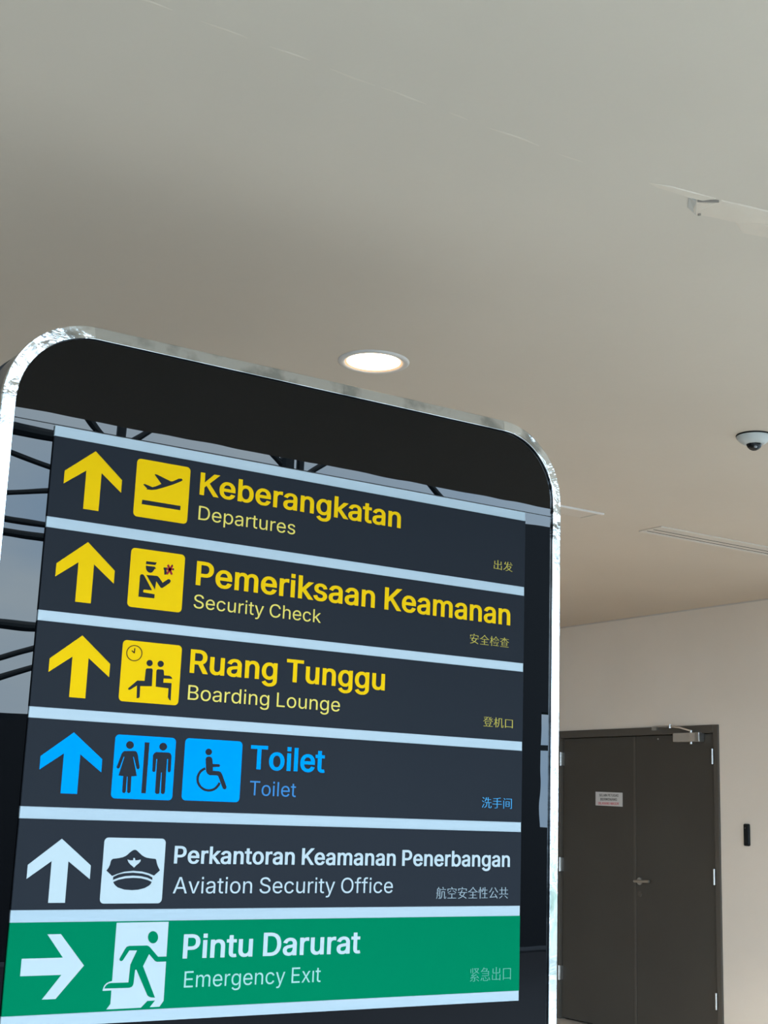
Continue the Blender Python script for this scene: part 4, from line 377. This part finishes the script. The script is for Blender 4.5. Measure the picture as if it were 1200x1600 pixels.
IC = json.loads(r'''{"plane":[[[1.2414,2.2776],[1.2465,2.2773],[1.2838,2.2661],[1.2888,2.2673],[1.3036,2.2762],[1.3112,2.2778],[1.3149,2.2748],[1.3109,2.2709],[1.2895,2.2589],[1.2632,2.2467],[1.2469,2.2399],[1.2353,2.2369],[1.2212,2.2362],[1.2235,2.2382],[1.212,2.2471],[1.2168,2.2488],[1.2365,2.244],[1.2446,2.2472],[1.2591,2.2557],[1.2398,2.2762]]],"bar":[[[1.2129,2.209],[1.3137,2.2089],[1.3137,2.1981],[1.2121,2.1982]]],"officer":[[[1.2351,2.0606],[1.2624,2.061],[1.2588,2.0543],[1.2348,2.0536]],[[1.2351,2.0497],[1.2575,2.0499],[1.2616,2.0457],[1.2579,2.0445],[1.2557,2.0403],[1.2527,2.036],[1.2488,2.0339],[1.2438,2.0341],[1.2394,2.0367],[1.2367,2.0402],[1.2352,2.0447]],[[1.222,2.0241],[1.2238,2.0268],[1.2266,2.0281],[1.2295,2.0275],[1.2321,2.0256],[1.2553,1.9923],[1.2345,1.9914],[1.2326,1.9884],[1.2334,1.9846],[1.2627,1.9834],[1.2626,1.9736],[1.2218,1.9729]],[[1.2377,2.0274],[1.2633,2.0285],[1.267,2.028],[1.2711,2.0249],[1.2811,2.0136],[1.2938,2.0235],[1.297,2.0245],[1.3001,2.0236],[1.3018,2.02],[1.2998,2.0154],[1.2821,2.0012],[1.2779,2.0007],[1.2753,2.0028],[1.2643,2.0155],[1.2626,1.995]]],"pistol":[[[1.2807,2.0513],[1.2916,2.0519],[1.2889,2.0436],[1.2929,2.0355],[1.2842,2.0339],[1.2829,2.0445],[1.281,2.0474]],[[1.3032,2.0562],[1.3056,2.0576],[1.3035,2.0611],[1.301,2.0596]],[[1.3048,2.0472],[1.3086,2.048],[1.3079,2.0526],[1.304,2.0518]]],"redx":[[[1.289,2.0577],[1.301,2.0351],[1.3058,2.0375],[1.2938,2.0602]],[[1.3006,2.0591],[1.288,2.0367],[1.2927,2.0346],[1.3053,2.057]],[[1.2879,2.0452],[1.3054,2.0474],[1.3051,2.0518],[1.2876,2.0496]]],"clockring":[[[1.2426,1.8398],[1.2421,1.8428],[1.2411,1.8457],[1.2396,1.8484],[1.2376,1.8508],[1.2353,1.8529],[1.2326,1.8546],[1.2296,1.8559],[1.2265,1.8567],[1.2232,1.857],[1.22,1.8568],[1.2168,1.8561],[1.2137,1.855],[1.2109,1.8534],[1.2084,1.8514],[1.2062,1.8491],[1.2045,1.8465],[1.2032,1.8436],[1.2024,1.8406],[1.2021,1.8376],[1.2024,1.8346],[1.2031,1.8316],[1.2044,1.8288],[1.2061,1.8263],[1.2082,1.824],[1.2107,1.8221],[1.2136,1.8206],[1.2166,1.8196],[1.2198,1.819],[1.223,1.8189],[1.2263,1.8193],[1.2294,1.8202],[1.2324,1.8216],[1.2351,1.8233],[1.2375,1.8255],[1.2394,1.828],[1.241,1.8307],[1.242,1.8336],[1.2426,1.8367]],[[1.2403,1.8396],[1.2403,1.8368],[1.2398,1.8341],[1.2389,1.8315],[1.2375,1.8291],[1.2358,1.8269],[1.2337,1.825],[1.2313,1.8234],[1.2286,1.8222],[1.2258,1.8214],[1.223,1.821],[1.2201,1.8211],[1.2172,1.8216],[1.2145,1.8225],[1.212,1.8239],[1.2098,1.8255],[1.2079,1.8275],[1.2064,1.8298],[1.2052,1.8323],[1.2046,1.8349],[1.2043,1.8376],[1.2046,1.8403],[1.2053,1.843],[1.2064,1.8455],[1.208,1.8478],[1.2099,1.8499],[1.2122,1.8517],[1.2147,1.8531],[1.2174,1.8541],[1.2202,1.8547],[1.2231,1.8549],[1.226,1.8546],[1.2288,1.8539],[1.2314,1.8528],[1.2338,1.8512],[1.2359,1.8494],[1.2376,1.8472],[1.239,1.8448],[1.2399,1.8422]]],"hands":[[[1.2145,1.8422],[1.2217,1.8373],[1.2235,1.8395],[1.2163,1.8444]],[[1.2211,1.8496],[1.2207,1.8378],[1.2236,1.8377],[1.224,1.8496]]],"seated1":[[[1.2707,1.8187],[1.2707,1.817],[1.2702,1.8154],[1.2694,1.8139],[1.2682,1.8126],[1.2668,1.8116],[1.2651,1.8109],[1.2634,1.8106],[1.2616,1.8106],[1.2598,1.811],[1.2583,1.8118],[1.2569,1.8128],[1.2559,1.8142],[1.2552,1.8157],[1.2548,1.8173],[1.2549,1.819],[1.2554,1.8206],[1.2562,1.8221],[1.2574,1.8233],[1.2588,1.8244],[1.2604,1.8251],[1.2622,1.8254],[1.264,1.8254],[1.2657,1.825],[1.2673,1.8242],[1.2686,1.8232],[1.2697,1.8218],[1.2704,1.8203]],[[1.2542,1.8005],[1.2549,1.8033],[1.2574,1.8049],[1.2675,1.8058],[1.2705,1.805],[1.2719,1.802],[1.2727,1.7639],[1.2433,1.7619],[1.2441,1.7379],[1.2435,1.7355],[1.2415,1.7338],[1.2364,1.7331],[1.2352,1.7628],[1.2192,1.7518],[1.2159,1.7508],[1.2135,1.7527],[1.2142,1.7551],[1.235,1.7745],[1.2533,1.775]]],"seated2":[[[1.2992,1.8192],[1.2991,1.8175],[1.2987,1.8159],[1.2978,1.8144],[1.2966,1.8131],[1.2952,1.8121],[1.2935,1.8114],[1.2917,1.811],[1.2899,1.8111],[1.2882,1.8115],[1.2866,1.8122],[1.2852,1.8133],[1.2842,1.8146],[1.2835,1.8161],[1.2831,1.8178],[1.2832,1.8195],[1.2837,1.8211],[1.2845,1.8226],[1.2857,1.8239],[1.2872,1.8249],[1.2888,1.8256],[1.2906,1.8259],[1.2924,1.8259],[1.2941,1.8255],[1.2957,1.8247],[1.2971,1.8237],[1.2982,1.8223],[1.2989,1.8208]],[[1.2814,1.8006],[1.2824,1.8035],[1.2853,1.805],[1.2963,1.8056],[1.2991,1.805],[1.3004,1.8022],[1.3018,1.792],[1.3164,1.792],[1.3216,1.7894],[1.3235,1.7853],[1.3012,1.7847],[1.3011,1.7748],[1.3226,1.7754],[1.3233,1.7339],[1.3198,1.7353],[1.3175,1.738],[1.3156,1.7417],[1.3157,1.7622],[1.2826,1.7637]]],"woman":[[[1.2384,1.6244],[1.2383,1.6224],[1.2377,1.6205],[1.2367,1.6187],[1.2353,1.6172],[1.2336,1.6161],[1.2316,1.6153],[1.2295,1.615],[1.2273,1.6151],[1.2253,1.6156],[1.2234,1.6166],[1.2217,1.6179],[1.2205,1.6195],[1.2196,1.6214],[1.2192,1.6233],[1.2193,1.6253],[1.2198,1.6272],[1.2208,1.629],[1.2222,1.6305],[1.224,1.6316],[1.2259,1.6324],[1.228,1.6327],[1.2302,1.6326],[1.2323,1.6321],[1.2342,1.6311],[1.2358,1.6298],[1.2371,1.6282],[1.238,1.6263]],[[1.2168,1.6095],[1.243,1.6108],[1.247,1.6083],[1.2498,1.6031],[1.2568,1.5737],[1.2556,1.5704],[1.2528,1.5692],[1.2497,1.5712],[1.2402,1.5977],[1.2385,1.5971],[1.2514,1.5538],[1.2381,1.5524],[1.2389,1.5172],[1.2362,1.5142],[1.2325,1.5143],[1.2302,1.5174],[1.2288,1.5515],[1.2271,1.5514],[1.2268,1.5167],[1.2238,1.5137],[1.2197,1.5144],[1.218,1.5177],[1.2178,1.5521],[1.2062,1.5532],[1.2174,1.596],[1.2156,1.5965],[1.2076,1.5712],[1.2049,1.5686],[1.2014,1.5693],[1.2002,1.5724],[1.2096,1.6021],[1.2127,1.6071]]],"divider":[[[1.2654,1.6321],[1.277,1.6322],[1.2768,1.5151],[1.2656,1.5152]]],"man":[[[1.3224,1.6251],[1.3223,1.6231],[1.3217,1.6212],[1.3206,1.6194],[1.3192,1.6179],[1.3174,1.6167],[1.3153,1.6159],[1.3132,1.6156],[1.311,1.6157],[1.3088,1.6163],[1.3069,1.6172],[1.3052,1.6186],[1.3039,1.6202],[1.303,1.6221],[1.3026,1.6241],[1.3027,1.6261],[1.3033,1.628],[1.3043,1.6298],[1.3058,1.6313],[1.3076,1.6325],[1.3096,1.6333],[1.3118,1.6336],[1.314,1.6335],[1.3161,1.633],[1.3181,1.632],[1.3198,1.6306],[1.3211,1.629],[1.322,1.6271]],[[1.2962,1.6112],[1.3276,1.6117],[1.3326,1.6095],[1.3354,1.6039],[1.3359,1.5692],[1.3341,1.5661],[1.3305,1.5659],[1.3281,1.5688],[1.3272,1.5966],[1.3245,1.5965],[1.3248,1.519],[1.3229,1.5157],[1.3179,1.5149],[1.3147,1.5178],[1.3135,1.5646],[1.3117,1.5645],[1.3112,1.5177],[1.3093,1.5152],[1.3037,1.5147],[1.2999,1.5173],[1.2995,1.5952],[1.2971,1.5951],[1.2969,1.5674],[1.2947,1.5649],[1.2911,1.565],[1.2892,1.5676],[1.2881,1.6034],[1.2913,1.6087]]],"wheelchair":[[[1.4403,1.6189],[1.4402,1.6172],[1.4397,1.6155],[1.4388,1.614],[1.4375,1.6127],[1.4359,1.6117],[1.4341,1.611],[1.4322,1.6107],[1.4302,1.6108],[1.4283,1.6113],[1.4266,1.6121],[1.4252,1.6133],[1.424,1.6147],[1.4233,1.6163],[1.4229,1.618],[1.423,1.6198],[1.4236,1.6215],[1.4245,1.623],[1.4258,1.6243],[1.4274,1.6253],[1.4292,1.626],[1.4311,1.6263],[1.433,1.6262],[1.4349,1.6257],[1.4366,1.6249],[1.4381,1.6237],[1.4392,1.6223],[1.44,1.6207]],[[1.4247,1.6014],[1.4266,1.6054],[1.4305,1.6076],[1.4358,1.6076],[1.4403,1.6055],[1.4422,1.6017],[1.4442,1.5907],[1.462,1.5907],[1.4641,1.5877],[1.4625,1.5846],[1.445,1.5832],[1.4456,1.5746],[1.461,1.5742],[1.4664,1.5725],[1.4702,1.5685],[1.4845,1.5387],[1.4845,1.5342],[1.4806,1.5316],[1.4754,1.5333],[1.4609,1.5622],[1.4576,1.564],[1.4383,1.5637],[1.4319,1.5665],[1.428,1.5724]],[[1.4243,1.5816],[1.4209,1.5802],[1.4176,1.5785],[1.4146,1.5764],[1.4119,1.574],[1.4096,1.5714],[1.4076,1.5685],[1.406,1.5654],[1.4048,1.5622],[1.404,1.5589],[1.4037,1.5555],[1.4038,1.5521],[1.4044,1.5487],[1.4054,1.5454],[1.4068,1.5423],[1.4087,1.5393],[1.4109,1.5365],[1.4134,1.5339],[1.4163,1.5316],[1.4194,1.5296],[1.4228,1.5279],[1.4263,1.5266],[1.43,1.5257],[1.4338,1.5252],[1.4376,1.525],[1.4414,1.5253],[1.4452,1.5259],[1.4488,1.5269],[1.4523,1.5283],[1.4556,1.5301],[1.4586,1.5322],[1.4613,1.5346],[1.4637,1.5372],[1.4657,1.5401],[1.4673,1.5432],[1.4685,1.5465],[1.4624,1.5479],[1.4614,1.5453],[1.4601,1.5428],[1.4585,1.5404],[1.4566,1.5383],[1.4544,1.5363],[1.452,1.5347],[1.4493,1.5332],[1.4465,1.5321],[1.4435,1.5312],[1.4405,1.5307],[1.4374,1.5305],[1.4343,1.5306],[1.4312,1.5311],[1.4282,1.5318],[1.4253,1.5329],[1.4226,1.5342],[1.42,1.5358],[1.4177,1.5377],[1.4157,1.5398],[1.4139,1.5421],[1.4124,1.5445],[1.4112,1.5471],[1.4104,1.5498],[1.41,1.5525],[1.4099,1.5553],[1.4101,1.558],[1.4107,1.5607],[1.4117,1.5633],[1.413,1.5658],[1.4146,1.5681],[1.4166,1.5703],[1.4187,1.5722],[1.4212,1.5739],[1.4238,1.5753],[1.4266,1.5765]]],"peakedcap":[[[1.2607,1.3868],[1.263,1.3866],[1.2655,1.3852],[1.2723,1.3798],[1.279,1.3746],[1.2848,1.3716],[1.2906,1.3697],[1.3002,1.3682],[1.3115,1.3673],[1.3138,1.3665],[1.3149,1.3649],[1.3167,1.3584],[1.3191,1.3527],[1.3224,1.3469],[1.326,1.3415],[1.3121,1.3296],[1.2981,1.3347],[1.2819,1.3385],[1.2597,1.3401],[1.238,1.3378],[1.2228,1.3334],[1.2093,1.3284],[1.1947,1.3401],[1.1993,1.346],[1.2023,1.3531],[1.2035,1.3602],[1.2048,1.3635],[1.2084,1.3662],[1.2215,1.3677],[1.2322,1.3701],[1.2382,1.3726],[1.2427,1.3755],[1.2485,1.3809],[1.253,1.3843],[1.2575,1.3865]],[[1.2125,1.3263],[1.2245,1.3318],[1.2398,1.3347],[1.2601,1.3358],[1.2823,1.3342],[1.2984,1.3303],[1.3084,1.3253],[1.3085,1.3198],[1.2957,1.325],[1.2796,1.3282],[1.2606,1.3294],[1.2419,1.3282],[1.2266,1.3247],[1.2119,1.3196]],[[1.2132,1.3151],[1.2254,1.32],[1.2423,1.3233],[1.261,1.3244],[1.28,1.3235],[1.2961,1.32],[1.3076,1.3156],[1.3055,1.311],[1.3018,1.3074],[1.2912,1.3017],[1.2757,1.2981],[1.2601,1.2971],[1.2412,1.2984],[1.2253,1.3031],[1.2187,1.3077],[1.2153,1.3115]]],"eagle":[[[1.2577,1.3686],[1.2613,1.3686],[1.2628,1.3636],[1.2688,1.3637],[1.2763,1.3652],[1.2754,1.3609],[1.2718,1.3566],[1.2658,1.3522],[1.2626,1.3486],[1.2607,1.3472],[1.2582,1.3496],[1.2523,1.3535],[1.2464,1.3592],[1.2436,1.3649],[1.2515,1.3632],[1.2578,1.3636]]],"exitpanel":[[[1.2291,1.2256],[1.357,1.2262],[1.3576,1.0522],[1.3483,1.0398],[1.2199,1.0395],[1.2288,1.0509],[1.2287,1.0797],[1.2078,1.0795],[1.2081,1.0827],[1.2096,1.0878],[1.2117,1.0915],[1.2155,1.0953],[1.2218,1.0984],[1.2287,1.0995]]],"runner":[[[1.333,1.1923],[1.333,1.1893],[1.3322,1.1864],[1.3309,1.1839],[1.3291,1.1818],[1.3269,1.1803],[1.3243,1.1793],[1.3215,1.1791],[1.3187,1.1794],[1.316,1.1805],[1.3135,1.1821],[1.3113,1.1843],[1.3096,1.1869],[1.3085,1.1897],[1.3079,1.1927],[1.308,1.1957],[1.3087,1.1985],[1.31,1.2011],[1.3118,1.2032],[1.3141,1.2047],[1.3166,1.2057],[1.3194,1.206],[1.3222,1.2056],[1.325,1.2046],[1.3275,1.2029],[1.3296,1.2007],[1.3313,1.1982],[1.3325,1.1953]],[[1.2638,1.1747],[1.307,1.1746],[1.3114,1.173],[1.3159,1.1694],[1.3364,1.1491],[1.3588,1.1493],[1.3586,1.1382],[1.3347,1.1381],[1.3293,1.1402],[1.3136,1.1558],[1.3007,1.1296],[1.3356,1.0599],[1.3253,1.061],[1.32,1.0631],[1.3164,1.0659],[1.2857,1.1218],[1.2839,1.1232],[1.2821,1.1215],[1.2805,1.0927],[1.2796,1.089],[1.2769,1.0857],[1.2712,1.0838],[1.2115,1.0844],[1.2129,1.088],[1.2158,1.0918],[1.2205,1.0946],[1.2254,1.0957],[1.2682,1.0954],[1.2696,1.1336],[1.2835,1.1644],[1.2646,1.1648],[1.2512,1.1446],[1.2488,1.1424],[1.246,1.142],[1.2432,1.1436],[1.2422,1.1463],[1.2433,1.149],[1.2542,1.1685],[1.258,1.173]],[[1.3174,1.0536],[1.3361,1.0538],[1.3228,1.0384],[1.3017,1.0386]]]}''')

def text_loops(s, style, x0, base, x1, cap, capunits, square=False):
    """polygons of one line of lettering fitted between x0 and x1 on a baseline"""
    g = GL[style]; pen = 0; P = []; W = []; word = 0
    for c in s:
        if c == ' ': pen += 165; word += 1; continue
        adv, loops = g[c]
        if style == 'b': adv += 12
        for l in loops: P.append([(pen+l[i], l[i+1]) for i in range(0, len(l), 2)]); W.append(word)
        pen += 352 if style == 'h' else adv
    a = min(p[0] for l in P for p in l); b = max(p[0] for l in P for p in l)
    lo = min(p[1] for l in P for p in l) if style == 'h' else 0
    u = max(p[1] for l in P for p in l)-lo if style == 'h' else capunits
    Q = [[(x0+(x-a)/(b-a)*(x1-x0), base+(y-lo)/u*cap) for x, y in l] for l in P]
    return [[Q[i] for i in range(len(Q)) if W[i] == k] for k in sorted(set(W))]      # one list of polygons per word

# notice on the left leaf
nt_ = empty('notice_sign', (LX, 7.758, 1.63), 'small white notice with two black lines and one red line on the left door leaf', 'notice')
N0, N1 = -7.907, -7.612
flat('card', [[(N0, 1.583), (N1, 1.578), (N1, 1.679), (N0, 1.684)]], LX-.003, .003, 'paper', nt_, 'x')
for s, a, b, z, m in (('SELAIN PETUGAS', N0+.042, N1-.042, 1.650, 'ink'), ('BERWENANG', N0+.055, N1-.058, 1.620, 'ink'), ('DILARANG MASUK', N0+.030, N1-.036, 1.590, 'redink')):
    for wd in text_loops(s, 'b', a, z, b, .018, 509): flat('lettering', wd, LX-.0036, .0006, m, nt_, 'x')

# ------------------------------------------------------------------ the directional sign
S = .85; SY = 2.55                                     # sign plane; measured layout is scaled about eye height
def sx(x): return x*S
def sz(z): return EYE+(z-EYE)*S
def T(loops): return [[(sx(x), sz(z)) for x, z in l] for l in loops]
sign = empty('directional_sign', (sx(1.691), SY+.05, 0), 'tall black glass direction sign with rounded corners, foil edge and six coloured rows', 'sign')
XL, XR, ZT, RO, FW = .851, 2.531, 2.618, .220, .033
ZB = EYE-(EYE-.0)/S                                    # floor in layout units
def outline(xl, xr, zt, r, n=14, zb=ZB):
    P = [(xl, zb)]
    for i in range(n+1): a = math.pi-i*math.pi/2/n; P.append((xl+r+r*math.cos(a), zt-r+r*math.sin(a)))
    for i in range(n+1): a = math.pi/2-i*math.pi/2/n; P.append((xr-r+r*math.cos(a), zt-r+r*math.sin(a)))
    P.append((xr, zb)); return P
# black glass in two sheets with an open joint
gi = .028; full = outline(XL+gi, XR-gi, ZT-gi+.003, RO-gi)
SEAM = 2.3575
upper = [p for p in full if p[1] > SEAM]; upper = [(XL+gi, SEAM+.0012)]+upper+[(XR-gi, SEAM+.0012)]
flat('glass_panel', T([upper]), SY+.006, .006, 'glass', sign)
flat('glass_panel', T([[(XL+gi, ZB), (XL+gi, SEAM-.0012), (XR-gi, SEAM-.0012), (XR-gi, ZB)]]), SY+.006, .006, 'glass', sign)
flat('backing_board', T([outline(XL+.012, XR-.012, ZT-.012, RO-.012)]), SY+.0121, .006, 'rear', sign)

# foil edging: a rounded strip in six taped lengths
def path_pts():
    """(x, z, nx, nz, s) along the outer outline from the lower left to the lower right"""
    out = []; n = 30
    for i in range(26): out.append((XL, ZB+(ZT-RO-ZB)*i/25, -1, 0))
    for i in range(1, n+1): a = math.pi-i*math.pi/2/n; out.append((XL+RO+RO*math.cos(a), ZT-RO+RO*math.sin(a), math.cos(a), math.sin(a)))
    for i in range(1, 26): out.append((XL+RO+(XR-XL-2*RO)*i/25, ZT, 0, 1))
    for i in range(1, n+1): a = math.pi/2-i*math.pi/2/n; out.append((XR-RO+RO*math.cos(a), ZT-RO+RO*math.sin(a), math.cos(a), math.sin(a)))
    for i in range(1, 26): out.append((XR, ZT-RO-(ZT-RO-ZB)*i/25, 1, 0))
    return out
PP = path_pts()
def foil(i0, i1, m, lift=0.0, tilt=1.0):
    prof = [(-FW, .0045), (-FW, .0002), (-FW+.0010, -.0005), (-.0030, .0040), (-.0008, .0052), (0, .0068), (0, .012)]
    bm = bmesh.new()
    def pt(k, j):
        x, z, nx, nz = PP[k]; d, yy = prof[j]
        tk = tilt+(1-tilt)*min(1, max(0, (k-i0-15)/(i1-i0-15))) if tilt != 1 else 1
        if 2 <= j <= 4: yy = .0018+(yy-.0018)*tk
        a = 1 if m == 'foil_folded' else .25
        wob = a*.0011*noise.noise(Vector((x*13, z*13, d*20)))
        return (sx(x+nx*(d+wob*.2)), SY+yy+wob-lift, sz(z+nz*(d+wob*.2)))
    for j in range(len(prof)-1):                       # separate rings per face band keep the folds crisp
        prev = None
        for k in range(i0, i1+1):
            q = (bm.verts.new(pt(k, j)), bm.verts.new(pt(k, j+1)))
            if prev: bm.faces.new((prev[0], prev[1], q[1], q[0]))
            prev = q
    bmesh.ops.recalc_face_normals(bm, faces=bm.faces[:])
    return from_bm('foil_edging', bm, m, sign, True)
iA = 25-0                       # end of the left straight
foil(0, 26, 'foil_flat'); foil(26, 54, 'foil_folded', .0004, -.35); foil(53, 69, 'foil_flat'); foil(69, 80, 'foil_flat', .0003)
foil(80, 111, 'foil_folded', .0006); foil(111, 135, 'foil_flat')
# casing behind the foil and the larger rear cover
def rim(name, xl, xr, zt, r, y0, y1, m, cap=False):
    P = outline(xl, xr, zt, r, 24); bm = bmesh.new()
    A = [bm.verts.new((sx(x), y0, sz(z))) for x, z in P]; B = [bm.verts.new((sx(x), y1, sz(z))) for x, z in P]
    for i in range(len(P)-1): bm.faces.new((A[i], A[i+1], B[i+1], B[i]))
    bm.faces.new((A[-1], A[0], B[0], B[-1]))
    if cap: bm.faces.new(A); bm.faces.new(B[::-1])
    bmesh.ops.recalc_face_normals(bm, faces=bm.faces[:])
    return from_bm(name, bm, m, sign)
rim('casing_side', XL+.002, XR-.002, ZT-.002, RO-.002, SY+.012, SY+.125, 'casing', True)
rim('rear_cover', XL-.035, XR+.006, ZT-.020, RO+.03, SY+.125, SY+.150, 'rear', True)

# the six rows: panels, pale strips, lettering, arrows, pictograms
PXL, PXR = .9833, 2.394
ZS = [2.3537, 2.3283, 2.1351, 2.1092, 1.9164, 1.8919, 1.697, 1.6718, 1.4771, 1.4507, 1.2552, 1.2286, 1.0353, 1.010]
def rect(x0, x1, z0, z1, r=0, n=5):
    if not r: return [(x0, z0), (x1, z0), (x1, z1), (x0, z1)]
    P = []
    for cx, cz, a0 in ((x1-r, z0+r, -90), (x1-r, z1-r, 0), (x0+r, z1-r, 90), (x0+r, z0+r, 180)):
        for i in range(n+1): a = math.radians(a0+90*i/n); P.append((cx+r*math.cos(a), cz+r*math.sin(a)))
    return P
for k in range(7):
    flat('pale_strip', T([rect(PXL, PXR, ZS[2*k+1]-.0005, ZS[2*k]+.0005)]), SY+.0015, .0045, 'strip', sign)
ARROW = [(0, .072), (-.0715, .0125), (-.0715, -.0185), (-.0190, .0215), (-.0190, -.0715), (.0190, -.0715), (.0190, .0215), (.0715, -.0185), (.0715, .0125)]
L0, L1 = .0003, .0003
f0 = SY-L0; f1 = SY-L0-L1
lab = ['slate row with yellow take-off aircraft square', 'slate row with yellow officer square', 'slate row with yellow waiting room square',
       'slate row with two blue toilet squares', 'slate row with white peaked cap square', 'green emergency exit row']
panels = []
for k in range(6):
    p = flat('sign_panel', T([rect(PXL, PXR-.0003*0, ZS[2*k+2], ZS[2*k+1])]), SY, .0055, 'green' if k == 5 else 'slate', sign)
    p['label'] = lab[k]; panels.append(p)
for k, (ax, az, m) in enumerate([(1.0861, 2.2361, 'yellow'), (1.0861, 2.0150, 'yellow'), (1.0915, 1.7950, 'yellow'), (1.0908, 1.5760, 'blue'), (1.0838, 1.3390, 'white')]):
    sc = 1.0 if k < 3 else (.955 if k == 3 else .965)
    o = flat('arrow', T([[(ax+x*(1.0 if k < 2 else 1.02), az+z*sc) for x, z in ARROW]]), f0, L0, m, panels[k]); o['label'] = m+' arrow pointing up'
o = flat('arrow', T([[(1.0875+z, 1.1350-x*.955) for x, z in ARROW]]), f0, L0, 'white', panels[5]); o['label'] = 'white arrow pointing right'
R_ = .010
for k, (x0, x1, z0, z1, m) in enumerate([(1.1925, 1.3340, 2.1660, 2.3095, 'yellow'), (1.1950, 1.3355, 1.9465, 2.0890, 'yellow'), (1.1920, 1.3435, 1.7235, 1.8670, 'yellow'),
                                       (1.1915, 1.3445, 1.5010, 1.6465, 'blue'), (1.1845, 1.3360, 1.2677, 1.4132, 'white')]):
    flat('pictogram_square', T([rect(x0, x1, z0, z1, R_)]), f0, L0, m, panels[k])
flat('pictogram_square', T([rect(1.3685, 1.5215, 1.5025, 1.6482, R_)]), f0, L0, 'blue', panels[3])
flat('exit_doorway', T(IC['exitpanel']), f0, L0, 'white', panels[5])
def sym(name, keys, m, k, lay=None):
    for kk in keys:
        flat(name, T(IC[kk]), (f1 if lay is None else lay), L1, m, panels[k])
sym('aircraft_symbol', ['plane'], 'slate', 0); sym('runway_bar', ['bar'], 'slate', 0)
sym('officer_symbol', ['officer'], 'slate', 1); sym('held_item_symbol', ['pistol'], 'slate', 1)
for l in IC['redx']: flat('red_cross', T([l]), f1-.0003, .0003, 'red', panels[1])
sym('clock_face', ['clockring'], 'brown', 2)
for l in IC['hands']: flat('clock_hand', T([l]), f1, L1, 'brown', panels[2])
sym('seated_figure', ['seated1', 'seated2'], 'slate', 2)
sym('woman_symbol', ['woman'], 'slate', 3); sym('divider_bar', ['divider'], 'slate', 3); sym('man_symbol', ['man'], 'slate', 3); sym('wheelchair_symbol', ['wheelchair'], 'slate', 3)
sym('peaked_cap_symbol', ['peakedcap'], 'slate', 4); flat('cap_badge', T(IC['eagle']), f1-.0003, .0003, 'white', panels[4])
sym('running_figure', ['runner'], 'green', 5)
TX = [  # text, style, x0, baseline, x1, cap height, material, row
 ('Keberangkatan', 'b', 1.3622, 2.2465, 1.9624, .0550, 'yellow', 0), ('Departures', 'r', 1.3635, 2.1822, 1.6375, .0350, 'yellow_pale', 0),
 ('Pemeriksaan Keamanan', 'b', 1.3680, 2.0200, 2.3437, .0575, 'yellow', 1), ('Security Check', 'r', 1.3665, 1.9620, 1.7260, .0335, 'yellow_pale', 1),
 ('Ruang Tunggu', 'b', 1.3675, 1.8050, 1.9295, .0550, 'yellow', 2), ('Boarding Lounge', 'r', 1.3675, 1.7395, 1.7945, .0350, 'yellow_pale', 2),
 ('Toilet', 'b', 1.5450, 1.5845, 1.7575, .0555, 'blue', 3), ('Toilet', 'r', 1.5482, 1.5205, 1.6775, .0345, 'blue_pale', 3),
 ('Perkantoran Keamanan Penerbangan', 'b', 1.3600, 1.3580, 2.3559, .0385, 'white', 4), ('Aviation Security Office', 'r', 1.3625, 1.2895, 1.9760, .0370, 'white', 4),
 ('Pintu Darurat', 'b', 1.3980, 1.1445, 1.8845, .0520, 'white', 5), ('Emergency Exıt', 'r', 1.4060, 1.0790, 1.7725, .0360, 'mint', 5)]
for s, st, x0, bz, x1, ch, m, k in TX:
    capu = 523 if st == 'b' else 507
    for wd in text_loops(s, st, x0, bz, x1, ch, capu-(14 if st == 'b' else 0)): flat('lettering', T(wd), f0, L0, m, panels[k])
HX = [('出发', 2.2823, 2.1735, 2.3495, .0270, 'olive', 0), ('安全检查', 2.2042, 1.9550, 2.3409, .0280, 'olive', 1), ('登机口', 2.2555, 1.7310, 2.3585, .0272, 'olive', 2),
      ('洗手间', 2.2563, 1.5120, 2.3595, .0288, 'cyan_dim', 3), ('航空安全性公共', 2.1132, 1.2743, 2.3515, .0300, 'grey_dim', 4), ('紧急出口', 2.2285, 1.0635, 2.3649, .0345, 'mint_dim', 5)]
for s, x0, z0, x1, h, m, k in HX:
    flat('small_characters', T(text_loops(s, 'h', x0, z0, x1, h, 1)[0]), f0, L0, m, panels[k])
# base under the sign
tag_base = box('base_plinth', sx(XL)-.02, sx(XR)+.02, SY-.06, SY+.21, 0, .05, 'rear', sign, .006)
bpy.context.view_layer.update()
